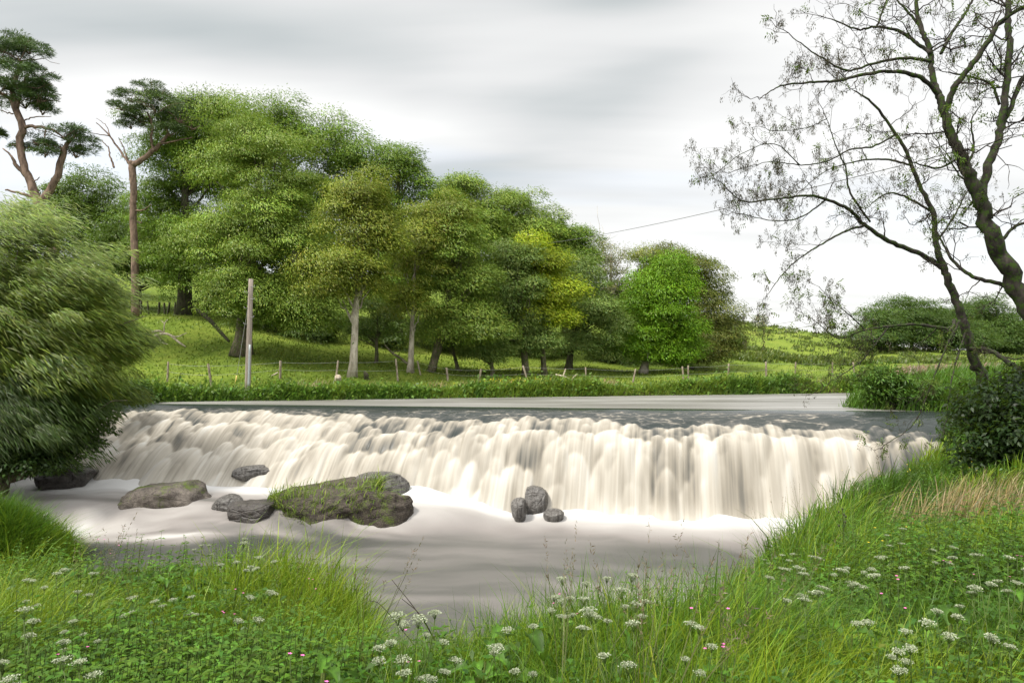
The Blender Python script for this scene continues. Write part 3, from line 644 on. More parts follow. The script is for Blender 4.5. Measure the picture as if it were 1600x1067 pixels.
# ------------------------------------------------------------------ pines
def pine(label, d, base_uv, trunkp, branches, pads, seed, base=(0.060, 0.105, 0.030), thin=0.6):
    """trunkp / branches: (u, v, radius px) polylines; pads: (u, v, half width, half height px)"""
    r = rng(seed); x = (base_uv[0] - 800) / FPX * d; b = np.array([x, d, G1(x, d) - 0.1])
    root = empty('pine_tree', b, label, 'tree', 'pines on the left bank')
    T = Tubes(); first = True
    for pl in [trunkp] + branches:
        dd = d if pl is trunkp else d + r.uniform(-0.6, 0.6)
        c = [np.append(P(u, v, d + (dd - d) * min(1, i / 2)), w * thin / FPX * d) for i, (u, v, w) in enumerate(pl)]
        if pl is trunkp: c[0][:3] = b
        p = smooth_path(c, max(8, 4 * len(c))); p[1:-1, :3] += r.normal(0, 0.02, (len(p) - 2, 3))
        T.add(p[:, :3] - b, np.maximum(p[:, 3], 0.012), 8 if pl[0][2] > 4 else 5)
    LV = Leaves()
    for (u, v, w, h) in pads:
        c = P(u, v, d + r.uniform(-0.8, 0.8)); rx, rz = w / FPX * d, h / FPX * d
        n = max(4, int(rx * rx * 4.6 + 4))
        for q in crown_clumps(c, rx, rx * 0.9, rz, n, r, -0.5):
            rad = 0.44 * math.exp(r.normal(0, 0.3)); m = 150
            dd = sphere_dirs(m, r); dd[:, 2] = np.abs(dd[:, 2]) * 0.8 - 0.15
            LV.add(q + dd * rad * r.random((m, 1)) ** .5 * np.array([1, 1, .55]) - b, norm(dd + WIND * .5 + r.normal(0, .3, (m, 3))), sphere_dirs(m, r) + np.array([0, 0, .8]), 0.26, 0.032, tints(m, base, r, .25))
        for q in range(7):
            limb(T, c + np.array([0, 0, -rz]) - b, c + r.normal(0, 1, 3) * np.array([rx * .6, rx * .6, rz * .5]) - b, .045, .010, r, .1, 4, 6)
    T.build('trunk', BARK_PINE, root); LV.build('crown', NEEDLE, root)

pine('forked pine with a bent reddish trunk at the left edge', 40, (72, 560),
     [(95, 470, 15), (82, 380, 15), (66, 335, 14), (52, 296, 11), (38, 262, 9.5), (30, 225, 9), (35, 198, 9), (22, 165, 8), (20, 135, 6), (32, 105, 5)],
     [[(62, 318, 10), (85, 285, 9), (98, 245, 8), (104, 225, 5), (118, 212, 3)], [(35, 198, 5), (60, 198, 4), (85, 205, 3), (105, 220, 1.5)], [(40, 275, 6), (25, 258, 5), (18, 245, 3), (4, 232, 1.5)],
      [(22, 160, 5), (8, 150, 4), (-8, 140, 3)], [(26, 170, 5), (32, 140, 4), (45, 115, 3)], [(62, 312, 5), (35, 303, 3.5), (8, 297, 2)], [(35, 190, 2), (55, 183, 1.5), (80, 182, .8)], [(20, 178, 2), (5, 174, 1.2), (-10, 170, .8)],
      [(72, 200, 2), (68, 225, 1.5), (62, 235, 1)], [(28, 190, 2), (28, 165, 1.5), (55, 150, 1), (58, 165, .6)], [(52, 285, 2), (62, 277, 1)]],
     [(30, 80, 50, 16), (15, 118, 58, 18), (62, 150, 28, 12), (40, 160, 36, 10), (-5, 160, 30, 10), (66, 172, 18, 8), (20, 62, 28, 10), (60, 112, 24, 16), (58, 140, 22, 10), (0, 135, 36, 12), (45, 75, 22, 10), (30, 132, 40, 12), (5, 82, 34, 16), (70, 128, 14, 10),
      (100, 205, 30, 12), (128, 222, 24, 13), (60, 220, 20, 9), (95, 228, 30, 10), (118, 240, 20, 7), (70, 240, 14, 6), (-8, 208, 14, 6), (35, 230, 14, 6)], 201)
pine('tall straight pine with a crown swept to the right, beside the wood', 50, (210, 492),
     [(211, 490, 7.5), (211, 420, 6.8), (208, 350, 6.2), (209, 300, 6), (206, 262, 6.5), (207, 252, 5.5)],
     [[(208, 258, 6), (222, 250, 5), (238, 236, 4.5), (250, 226, 3.5), (262, 210, 2.5)], [(240, 234, 3), (236, 215, 2.5), (238, 195, 2), (230, 175, 1.5)], [(204, 258, 3), (190, 240, 2), (172, 213, 1.5), (150, 192, .8)],
      [(172, 213, 1.2), (155, 210, .8), (140, 208, .5)], [(178, 262, 2), (172, 245, 1.5), (170, 232, 1.2), (160, 220, .8)], [(172, 213, 1), (165, 195, .7), (150, 185, .4)], [(208, 330, 2), (225, 328, 1.3), (236, 320, .7)], [(208, 345, 2), (222, 348, 1)],
      [(250, 226, 2), (275, 220, 1.5), (300, 215, 1)], [(200, 250, 1.5), (190, 225, 1), (185, 215, .5)]],
     [(205, 150, 30, 10), (235, 140, 24, 11), (190, 165, 20, 8), (245, 165, 34, 14), (280, 178, 30, 14), (300, 192, 22, 12), (220, 182, 30, 10), (265, 205, 26, 9), (205, 195, 26, 7), (240, 195, 26, 9), (290, 168, 24, 10), (250, 150, 20, 8)],
     202, (0.060, 0.098, 0.030), 0.85)
# ------------------------------------------------------------------ the streaming tree on the left bank
def build_willow():
    r = rng(301); b = np.array([-17.2, 22.6, 0.0]); b[2] = G1(b[0], b[1]) - 0.4
    root = empty('weeping_tree', b, 'big feathery green tree leaning over the left end of the weir', 'tree')
    T, LV = Tubes(), Leaves(); cents = []
    lobes = [(50, 425, 92, 85, 0), (18, 365, 52, 48, .3), (105, 480, 82, 85, 0), (20, 520, 110, 120, 0), (105, 560, 88, 80, -.3), (55, 620, 105, 70, -.5), (148, 560, 46, 55, 0), (60, 670, 80, 45, -.6),
             (0, 690, 70, 50, -.5), (-90, 480, 100, 150, .5), (-80, 640, 90, 90, 0), (172, 530, 26, 40, 0), (150, 470, 24, 40, 0)]
    for (u, v, w, h, dd) in lobes:
        D = 23.0 + dd; c = P(u, v, D); rx, rz = w / FPX * D, h / FPX * D; n = int(9 + rx * rz * 9)
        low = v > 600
        for q in crown_clumps(c, rx * .85, rx * .8, rz * .9, n, r, -.9):
            m = 330; rad = 0.62 * math.exp(r.normal(0, .35)); q = q + r.normal(0, .35, 3)
            dd_ = sphere_dirs(m, r) * r.random((m, 1)) ** .4 * rad * np.array([1.2, 1.2, .7])
            dr = norm(np.array([0.75, -0.15, -0.55]) + r.normal(0, .20, (m, 3)) + 0.3 * norm(q - P(20, 540, 23.5)))
            base = (0.105, 0.150, 0.016) if not low else (0.034, 0.062, 0.008)  # low boughs darker: shade under the crown put into the leaf colour
            base = tuple((1.0 + .35 * sstep(3.5, 7.5, q[2])) * k for k in base); LV.add(q + dd_ - b, dr, norm(np.array([.1, -.8, 1]) + r.normal(0, .3, (m, 3))), 0.31 * np.exp(r.normal(0, .3, m)), 0.026, tints(m, np.array(base) * math.exp(r.normal(0, .15)), r, .25), .1)  # upper boughs paler: light from above put into the leaf colour
        cents.append(P(u, v, D))
    p = trunk_path(b, P(30, 400, 23.6), r, .06); rad = .34 * (1 - .85 * np.linspace(0, 1, len(p)))
    T.add(p - b, rad, 9)
    for q in cents:
        for k in range(4):
            i = r.integers(2, 9); limb(T, p[i] - b, q + r.normal(0, .8, 3) - b, rad[i] * .4, .012, r, .08, 5, 8)
    T.build('trunk', BARK, root); LV.build('crown', LEAF, root)
build_willow()

# ------------------------------------------------------------------ the two ashes on the right bank
def poly(pl, d0, d1):
    n = len(pl); return [np.append(P(u, v, d0 + (d1 - d0) * i / max(1, n - 1)), w / FPX * (d0 + (d1 - d0) * i / max(1, n - 1))) for i, (u, v, w) in enumerate(pl)]

def ash(label, base, trunk, limbs, seed, keys, leaves, twig_lim, green):
    r = rng(seed); root = empty('ash_tree', base, label, 'tree')
    T, TW, LV, KY = Tubes(), Tubes(), Leaves(), Leaves(); src = []
    for k, (pl, d0, d1) in enumerate([trunk] + limbs):
        c = poly(pl, d0, d1)
        if k == 0: c[0][:3] = base
        n = 6 * len(c); p = smooth_path(c, n); jit = r.normal(0, 1, (n, 3)) * np.maximum(p[:, 3:4] * .10, 0.005); jit[0] = 0
        p[:, :3] += jit; p[:, 3] = np.maximum(p[:, 3] * (1 + r.normal(0, .03, n)) * .58, .008)
        T.add(p[:, :3] - base, p[:, 3], 9 if p[0, 3] > .05 else 6); src.append(p)
    tips = []
    def twig(a, dr, L, rad, lev):
        n = 6 if lev < 2 else 4; t = np.linspace(0, 1, n)[:, None]
        bend = r.normal(0, .30, 3); up = np.array([0, 0, .30 if lev > 0 else .1])
        p = a + dr * L * t + (bend + up) * L * .38 * t ** 2 + np.concatenate([np.zeros((1, 3)), r.normal(0, .035 * L, (n - 1, 3))])
        TW.add(p - base, rad * (1 - .6 * t[:, 0]), 4 if lev else 5, cap=False)
        td = norm(p[-1] - p[-2])
        if lev < twig_lim:
            m = r.integers(2, 5)
            for _ in range(m):
                i = r.integers(1, n); q = norm(norm(p[i] - p[i - 1]) * .75 + r.normal(0, .6, 3) + np.array([0, 0, .05]))
                twig(p[i], q, L * r.uniform(.35, .65), rad * .6, lev + 1)
        else: tips.append((p[-1], td))
        if lev >= 1: tips.append((p[-1], td))
    for k, p in enumerate(src):
        ln = np.linalg.norm(np.diff(p[:, :3], axis=0), axis=1).sum()
        m = int(ln * (2.5 if k else 1.2)) + 2
        for _ in range(m):
            f = r.uniform(.12 if k else .35, 1.0) ** .8; i = min(len(p) - 2, int(f * (len(p) - 1))); t = norm(p[i + 1, :3] - p[i, :3])
            if p[i, 2] < base[2] + 1.2: continue
            dr = norm(t * .6 + r.normal(0, .75, 3) * np.array([1, .8, .9]) + np.array([-.12, 0, .1]))
            twig(p[i, :3], dr, r.uniform(.35, 1.15) * (.7 + .3 * f), max(.005, min(p[i, 3] * .35, .018)), 0)
        twig(p[-1, :3], norm(p[-1, :3] - p[-2, :3]), .6, .009, 0)
    for (q, td) in tips:
        kp, lp = keys(q), leaves(q)
        if r.random() < kp:                       # a hanging bunch of last year's dry keys
            m = r.integers(9, 20); L = r.uniform(.10, .20)
            pos = q + np.stack([r.normal(0, .022, m), r.normal(0, .022, m), -r.random(m) * L], 1)
            KY.add(pos - base, norm(np.array([0, 0, -1.0]) + r.normal(0, .28, (m, 3))), sphere_dirs(m, r), .045, .011, tints(m, (.055, .040, .028), r, .25), 0)
        if r.random() < lp:
            for _ in range(r.integers(1, 4)):
                m = 7; ax = norm(td + r.normal(0, .6, 3) + np.array([0, 0, .1])); pos = q + ax * np.linspace(0.02, .16, m)[:, None]
                sd_ = norm(np.cross(ax, sphere_dirs(1, r)[0])); sg = np.where(np.arange(m) % 2, 1, -1)[:, None]
                LV.add(pos - base, norm(sd_ * sg + ax * .6 + r.normal(0, .15, (m, 3)) - np.array([0, 0, .3])), sphere_dirs(m, r) * .4 + np.array([0, 0, 1]), .075, .026, tints(m, green, r, .25))
    T.build('trunk', BARK_ASH, root); tag(TW.build('twigs', TWIG, root), kind='stuff')
    if KY.V: tag(KY.build('seed_keys', LEAF, root), kind='stuff')
    if LV.V: tag(LV.build('leaves', LEAF, root), kind='stuff')

def b_at(u, d, dz=-.15):
    x = (u - 800) / FPX * d; return np.array([x, d, G1(x, d) + dz])
ash('great mossy ash with a thick leaning trunk, mostly bare, at the right edge', b_at(1690, 12.2),
    ([(1690, 660, 30), (1655, 560, 26), (1612, 492, 24), (1576, 422, 22), (1547, 360, 20), (1529, 306, 18), (1508, 258, 15), (1490, 222, 13), (1477, 182, 11), (1467, 150, 10)], 12.2, 12.2),
    [([(1532, 312, 12), (1546, 258, 11), (1560, 216, 10), (1568, 168, 9), (1574, 120, 8.5), (1577, 60, 8), (1575, 10, 7), (1582, -50, 5)], 12.2, 12.8),
     ([(1562, 205, 7), (1580, 168, 6.5), (1594, 130, 6), (1625, 80, 5)], 12.4, 12.8),
     ([(1467, 152, 9), (1457, 114, 7.5), (1453, 78, 7), (1440, 46, 6), (1432, 10, 5), (1438, -30, 3)], 12.2, 12.6),
     ([(1476, 178, 8), (1490, 140, 8), (1514, 108, 7.5), (1544, 66, 7), (1562, 36, 6), (1605, 8, 5), (1640, -20, 3)], 12.2, 11.6),
     ([(1467, 150, 6), (1442, 123, 6), (1400, 112, 5), (1352, 116, 4.4), (1310, 126, 3.8), (1268, 129, 3), (1224, 134, 2.2), (1198, 146, 1.4)], 12.2, 11.4),
     ([(1455, 96, 4.5), (1412, 91, 4), (1366, 99, 3.5), (1322, 110, 2.8), (1280, 88, 2), (1240, 60, 1.2)], 12.3, 12.2),
     ([(1455, 84, 5), (1436, 70, 4.5), (1406, 50, 4), (1370, 42, 3.4), (1340, 46, 2.6), (1300, 30, 1.6)], 12.3, 12.9),
     ([(1470, 84, 4.5), (1490, 48, 4), (1514, 12, 3.4), (1530, -25, 2)], 12.3, 12.9),
     ([(1562, 164, 4), (1550, 134, 3.5), (1520, 121, 3), (1484, 114, 2)], 12.6, 12.6),
     ([(1440, 46, 3.5), (1420, 20, 3), (1395, -5, 2), (1370, -20, 1.2)], 12.5, 12.8),
     ([(1370, 43, 3), (1380, 15, 2.4), (1392, -18, 1.6)], 12.7, 13.2),
     ([(1500, 245, 4), (1470, 262, 3), (1440, 258, 2), (1412, 246, 1.2)], 12.2, 11.6),
     ([(1558, 385, 5), (1590, 352, 4), (1640, 345, 3)], 12.2, 12.4),
     ([(1520, 285, 3), (1500, 275, 2.4), (1480, 240, 1.6)], 12.2, 12.6),
     ([(1510, 262, 3.5), (1522, 230, 3), (1518, 190, 2), (1532, 165, 1.2)], 12.2, 12.5),
     ([(1600, 470, 9), (1568, 445, 6), (1520, 432, 5), (1490, 408, 4), (1472, 378, 2.6), (1455, 345, 1.6)], 12.2, 13.2)],
    401, lambda q: 0.42 if q[0] < 7.4 else 0.16, lambda q: 0.09 if q[0] > 6.8 else .02, 2, (0.075, 0.125, 0.016))
ash('slender leaning ash with drooping dry seed bunches over the river', b_at(1540, 15.6),
    ([(1540, 640, 16), (1536, 600, 14), (1520, 558, 12.5), (1508, 510, 11.5), (1490, 456, 10), (1475, 420, 9), (1463, 384, 7.5), (1458, 336, 6.5), (1436, 288, 5.5), (1418, 240, 4.8), (1400, 210, 4), (1364, 162, 3), (1335, 142, 1.6)], 15.6, 15.2),
    [([(1472, 418, 8), (1436, 396, 6.5), (1388, 376, 6), (1352, 352, 5), (1328, 328, 4.6), (1292, 312, 3.8), (1256, 306, 3.2), (1204, 312, 2.4), (1160, 314, 1.8), (1126, 284, 1)], 15.5, 14.2),
     ([(1350, 353, 3.5), (1322, 361, 3), (1280, 384, 2.4), (1244, 408, 1.8), (1220, 432, 1.4), (1210, 446, 1)], 14.9, 14.2),
     ([(1360, 347, 3.2), (1328, 300, 2.8), (1322, 264, 2.2), (1304, 222, 1.6), (1292, 186, 1)], 15, 14.8),
     ([(1455, 330, 3.4), (1418, 309, 2.8), (1388, 302, 2.2), (1362, 318, 1.4)], 15.4, 14.9),
     ([(1424, 258, 3), (1382, 249, 2.6), (1340, 252, 2), (1290, 268, 1.3), (1250, 300, .9)], 15.3, 15.8),
     ([(1400, 210, 3), (1364, 229, 2.6), (1328, 234, 2.2), (1292, 252, 1.8), (1250, 258, 1.5), (1204, 253, 1.1), (1154, 265, .8)], 15.3, 14.4),
     ([(1292, 312, 2.4), (1250, 340, 2), (1210, 345, 1.4), (1160, 335, .9)], 14.8, 14.2), ([(1250, 258, 1.6), (1210, 225, 1.2), (1160, 240, .8), (1130, 262, .6)], 14.6, 14.2),
     ([(1292, 186, 1.4), (1260, 200, 1), (1215, 205, .7)], 14.8, 14.2),
     ([(1492, 500, 5), (1484, 513, 4.5), (1436, 507, 4), (1388, 510, 3.2), (1350, 516, 2.4), (1310, 528, 1.6), (1272, 500, 1)], 15.4, 14.2),
     ([(1388, 510, 2.2), (1350, 560, 1.6), (1310, 590, 1)], 14.8, 14.4), ([(1352, 516, 2), (1325, 490, 1.4), (1300, 470, .9)], 14.7, 14.3),
     ([(1514, 545, 5), (1544, 546, 5), (1574, 564, 6), (1605, 584, 8)], 15.5, 14),
     ([(1500, 500, 3), (1475, 550, 2.4), (1440, 640, 1.8), (1420, 670, 1.2), (1390, 690, .8)], 15.3, 14.2),
     ([(1508, 520, 2.6), (1490, 580, 2), (1480, 640, 1.4)], 15.4, 14.4),
     ([(1462, 380, 3), (1490, 340, 2.4), (1510, 300, 1.6)], 15.5, 16)],
    402, lambda q: 0.78 if q[0] < 7.0 else 0.35, lambda q: 0.03 if q[2] > 4 else .22, 2, (0.085, 0.13, 0.02))

# ------------------------------------------------------------------ shrubs
def shrub(name, label, u, d, lobes, base, seed, L=.12, asp=.5, clump=.45, mat_=None, group=None, cat='shrub', dens=1.0, up=False, stems=10):
    r = rng(seed); b = b_at(u, d, -.1); root = empty(name, b, label, cat, group); T, LV = Tubes(), Leaves()
    for (lu, lv, w, h, dd) in lobes:
        D = d + dd; c = P(lu, lv, D); rx, rz = w / FPX * D, h / FPX * D
        for q in crown_clumps(c, rx * .85, rx * .8, rz * .85, int(8 + 4 * (rx * rx + 2 * rx * rz) / clump ** 2 * .8), r, -.9):
            m = int(dens * 2.4 * clump ** 2 / (L * L * asp))
            clump_leaves(LV, q - b, clump * math.exp(r.normal(0, .2)), m, r, base, L, asp, .75, .2, .35)
            if r.random() < .5 * stems / 10: limb(T, np.array([r.normal(0, .2), r.normal(0, .2), 0]), q - b, .02, .006, r, .05, 4, 5)
    T.build('stems', TWIG, root); LV.build('foliage', mat_ or LEAF, root)
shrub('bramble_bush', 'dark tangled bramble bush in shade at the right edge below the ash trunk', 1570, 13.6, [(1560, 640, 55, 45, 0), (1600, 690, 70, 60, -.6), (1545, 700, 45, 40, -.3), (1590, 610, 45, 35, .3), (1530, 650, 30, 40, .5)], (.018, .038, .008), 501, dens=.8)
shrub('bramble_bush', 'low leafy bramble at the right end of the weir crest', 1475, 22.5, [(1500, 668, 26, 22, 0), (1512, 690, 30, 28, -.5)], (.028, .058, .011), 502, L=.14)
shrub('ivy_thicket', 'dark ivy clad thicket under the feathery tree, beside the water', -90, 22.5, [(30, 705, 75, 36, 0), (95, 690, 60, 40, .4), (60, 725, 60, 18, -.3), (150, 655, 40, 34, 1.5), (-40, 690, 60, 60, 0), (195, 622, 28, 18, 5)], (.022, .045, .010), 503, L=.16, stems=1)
shrub('laurel_bush', 'small glossy leaved bush at the left end of the weir crest', 215, 30.5, [(200, 612, 30, 16, 0), (225, 622, 16, 9, 0)], (.045, .09, .016), 504, L=.2)
shrub('reed_shrub', 'leafy shrub on the right bank corner just upstream of the crest', 1400, 27.0, [(1375, 600, 28, 36, 0), (1400, 612, 36, 26, -.2), (1440, 618, 40, 22, -.3)], (.055, .115, .014), 505, L=.18, asp=.3)
shrub('hawthorn_bush', 'white flowering hawthorn on the hill skyline, taller and left', 1187, 140, [(1187, 503, 10, 13, 0)], (.28, .30, .20), 506, L=.45, clump=.7, group='hawthorns on the far hill')
shrub('hawthorn_bush', 'rounder white flowering hawthorn on the hill, right of the taller one', 1235, 138, [(1234, 524, 11, 9, 0)], (.26, .28, .20), 507, L=.45, clump=.7, group='hawthorns on the far hill')
shrub('gorse_patch', 'dark low scrub strip on the far hillside crest', 1300, 150, [(1292, 524, 14, 4, 0), (1312, 530, 16, 5, 0)], (.04, .06, .015), 508, L=.5, clump=.8)
shrub('gorse_patch', 'brown heathy scrub on the slope below the hawthorns', 1205, 122, [(1180, 536, 12, 3, 0), (1200, 540, 10, 3, 0), (1216, 546, 6, 2.5, 0)], (.085, .065, .035), 509, L=.4, clump=.6)

# ------------------------------------------------------------------ grass
def blades(name, pts, h, w, r, base, lean=.45, wind=(.25, -.1), var=.22, tipc=(1.35, 1.25, 1.1), mat_=None, kind='stuff', parent=None, origin=None, curl=1.0, out=None):
    """ribbons of three bent pieces, each tapering to a point"""
    n = len(pts); h = np.broadcast_to(h, (n,)); w = np.broadcast_to(w, (n,))
    az = r.uniform(0, 2 * math.pi, n); ln = np.abs(r.normal(0, lean, n))
    lv = np.stack([np.cos(az) * ln + wind[0], np.sin(az) * ln + wind[1], np.zeros(n)], 1)
    if out is not None: lv[:, :2] += out
    ll = np.linalg.norm(lv, axis=1)
    sa = az + math.pi / 2 + r.normal(0, .7, n); side = np.stack([np.cos(sa), np.sin(sa), np.zeros(n)], 1)
    col = tints(n, base, r, var); V, TC = [], []
    for t, wd in ((0, .75), (.38, 1.0), (.72, .75), (1.0, .06)):
        c = pts + lv * (h * t ** 1.9 * curl)[:, None]; c[:, 2] += h * (t - .28 * np.minimum(ll, 1.2) * t ** 2.4)
        V += [c - side * (w * wd / 2)[:, None], c + side * (w * wd / 2)[:, None]]
        tc = col * (np.array(tipc) ** t); TC += [tc, tc]
    V = np.stack(V, 1); TC = np.stack(TC, 1); i = np.arange(n)[:, None] * 8
    F = np.concatenate([i + np.array([[a, a + 1, a + 3, a + 2]]) for a in (0, 2, 4)], 0)
    V = V.reshape(-1, 3) - (0 if origin is None else np.asarray(origin))
    o = mesh_np(name, V, F, mat_ or GRASS, parent, {'tint': np.clip(TC.reshape(-1, 3), 0, .9)}, smooth=True)
    return tag(o, kind=kind) if kind else o

def scatter(n, u0, u1, d0, d1, r, p=1.0, slo=-99, shi=0.05):
    """ground points, even to the eye over a wedge in front of the path"""
    d = (d0 ** -p + r.random(n) * (d1 ** -p - d0 ** -p)) ** (-1 / p); u = r.uniform(u0, u1, n)
    x = (u - 800) / FPX * d; s = sdf(x, d); k = (s > slo) & (s < shi)
    x, d, s = x[k], d[k], s[k]; return np.stack([x, d, ground(x, d, s)], 1), s

def build_near_grass():
    r = rng(601)
    p0, s0 = scatter(9500, -260, 1860, 2.0, 25, r, 1.0, -30, .10); pt, st_ = scatter(3000, -60, 140, 14, 20, r, 1.0, -30, .9); p0 = np.concatenate([p0, pt]); s0 = np.concatenate([s0, st_])          # tussocks
    d0 = p0[:, 1]; x0 = p0[:, 0]
    clm = fbm(x0 * .9, d0 * .9, seed=61, oct=3); lite = fbm(x0 * .45 + 9, d0 * .45, seed=66, oct=3) + r.normal(0, .09, len(p0))
    tall = np.exp(-((x0 + 2.0) / .75) ** 2 - ((d0 - 6.7) / .9) ** 2) * .30 + np.exp(-((x0 - .5) / .9) ** 2 - ((d0 - 4.9) / .8) ** 2) * .14 + np.exp(-((x0 + 12.8) / 1.8) ** 2 - ((d0 - 17.2) / 1.8) ** 2) * .45
    edge_ = np.exp(-((-s0 - .5) / .7) ** 2) * (x0 > 2.8) * (.12 + .30 * sstep(.5, .7, vnoise(x0 * .8, d0 * .8, seed=69)))   # taller growth along the brink of the right slope
    tall = tall + edge_
    weedy = sstep(.47, .56, fbm(x0 * .55 + 2, d0 * .55, seed=67, oct=3)) * (1 - np.clip(tall * 6, 0, 1))
    hc = (.13 + .56 * np.clip(clm - .15, 0, 1) * (1 - .6 * weedy) + tall) * np.exp(np.clip(r.normal(0, .25, len(p0)), -.5, .3)) * (1 - .5 * np.exp(-((x0 + .65) / .35) ** 2 - ((d0 - 5) / 1.0) ** 2))
    nb = 36; rad = (.035 + .16 * hc) * (1 + .03 * d0)
    off = r.normal(0, 1, (len(p0), nb, 2)) * rad[:, None, None] * .8
    xy = p0[:, None, :2] + off; sd_ = sdf(xy[..., 0], xy[..., 1]); ok = sd_ < .16 + 1.1 * np.exp(-((xy[..., 0].ravel() + 13) / 2.5) ** 2 - ((xy[..., 1].ravel() - 17.2) / 2) ** 2)
    q = np.stack([xy[..., 0].ravel(), xy[..., 1].ravel(), ground(xy[..., 0], xy[..., 1], sd_)], 1); out = off.reshape(-1, 2) / np.repeat(rad, nb)[:, None] * .38
    h = np.repeat(hc, nb) * np.exp(np.clip(r.normal(-.05, .25, len(q)), -.8, .25)); lt = np.repeat(lite, nb); d = q[:, 1]
    for nm, lo, hi, base in (('meadow_grass', .53, 9, (.140, .215, .014)), ('green_grass', .44, .53, (.085, .170, .010)), ('lush_grass', -9, .44, (.046, .110, .009))):
        k = ok & (lt > lo) & (lt <= hi)
        blades(nm, q[k], h[k], np.maximum(.0040, .00090 * d[k]) * np.exp(r.normal(0, .35, k.sum())), r, base, lean=.34, wind=(.22, -.1), out=out[k])
    p, s = scatter(60000, -260, 1860, 2.0, 25, r, 1.0, -30, .10)
    blades('short_grass', p, np.exp(r.normal(-1.75, .3, len(p))), np.maximum(.004, .0009 * p[:, 1]), r, (.055, .120, .010), lean=.6)
    # nettles: upright stems carrying pairs of toothed leaves
    p, s = scatter(8000, -260, 1860, 2.2, 20, r, 1.0, -30, -.15); c = fbm(p[:, 0] * .55 + 2, p[:, 1] * .55, seed=67, oct=3); p = p[c > .49]; LV = Leaves(); T = Tubes()
    for q in p:
        H = r.uniform(.18, .62); ax = np.array([r.normal(.1, .12), r.normal(0, .1), 1.0]); T.add(np.stack([q, q + ax * H * .5, q + ax * H]), [.003, .0025, .0012], 3, cap=False)
        m = 7; t = np.linspace(.25, 1.0, m); a0 = r.uniform(0, 3); pos = q + ax * (H * t)[:, None]; tc = tints(1, (.072, .150, .015), r, .22)
        for sg in (0, math.pi):
            a = a0 + sg + (np.arange(m) % 2) * math.pi / 2 + r.normal(0, .2, m); sz = .085 * (1.15 - t) ** .5 * r.uniform(.7, 1.2)
            LV.add(pos, np.stack([np.cos(a), np.sin(a), .25 - .3 * (1 - t)], 1), np.tile([0, 0, 1.0], (m, 1)) + r.normal(0, .2, (m, 3)), sz, sz * .5, np.repeat(tc, m, 0) * np.exp(r.normal(0, .12, (m, 1))), .3)
    VV = np.concatenate(T.V); tag(LV.build('nettles', LEAF), kind='stuff'); tag(T.build('nettle_stems', STEM, attrs={'tint': np.tile([.06, .09, .02], (len(VV), 1))}), kind='stuff')
    # pale dry stems on the right slope
    n = 700; x = r.normal(6.35, .5, n); y = r.normal(9.4, .6, n); q = np.stack([x, y, ground(x, y)], 1)
    blades('dry_grass', q, r.uniform(.4, .85, n), .010, r, (.30, .235, .12), lean=.3, tipc=(1, 1, 1))
build_near_grass()

def build_herbs():
    """low broad-leaved herbs between the grass blades"""
    r = rng(611)
    for nm, n, base, L, lo in (('ground_herbs', 17000, (.046, .110, .011), .050, .47), ('nettle_leaves', 15000, (.080, .150, .016), .040, .52)):
        p, s = scatter(n, -260, 1860, 2.0, 22, r, 1.0, -30, .05)
        m = fbm(p[:, 0] * .7 + 4, p[:, 1] * .7, seed=int(lo * 100), oct=3) > lo - .06; p = p[m]; LV = Leaves()
        st = np.repeat(p, 6, 0); k = len(st); az = r.uniform(0, 6.283, k); hh = np.repeat(np.minimum(np.abs(r.normal(.22, .10, len(p))), .38) * (.35 + .65 * sstep(.05, .6, -sdf(p[:, 0], p[:, 1]))), 6) * r.uniform(.4, 1.2, k)
        pos = st + np.stack([r.normal(0, .03, k), r.normal(0, .03, k), hh], 1)
        dr = np.stack([np.cos(az), np.sin(az), r.normal(.15, .3, k)], 1)
        LV.add(pos, dr, np.array([0, 0, 1]) + r.normal(0, .3, (k, 3)), L * np.exp(r.normal(0, .3, k)) * (1 + .04 * pos[:, 1]), L * .5 * (1 + .04 * pos[:, 1]), tints(k, base, r, .25), .25)
        tag(LV.build(nm, LEAF), kind='stuff')
build_herbs()

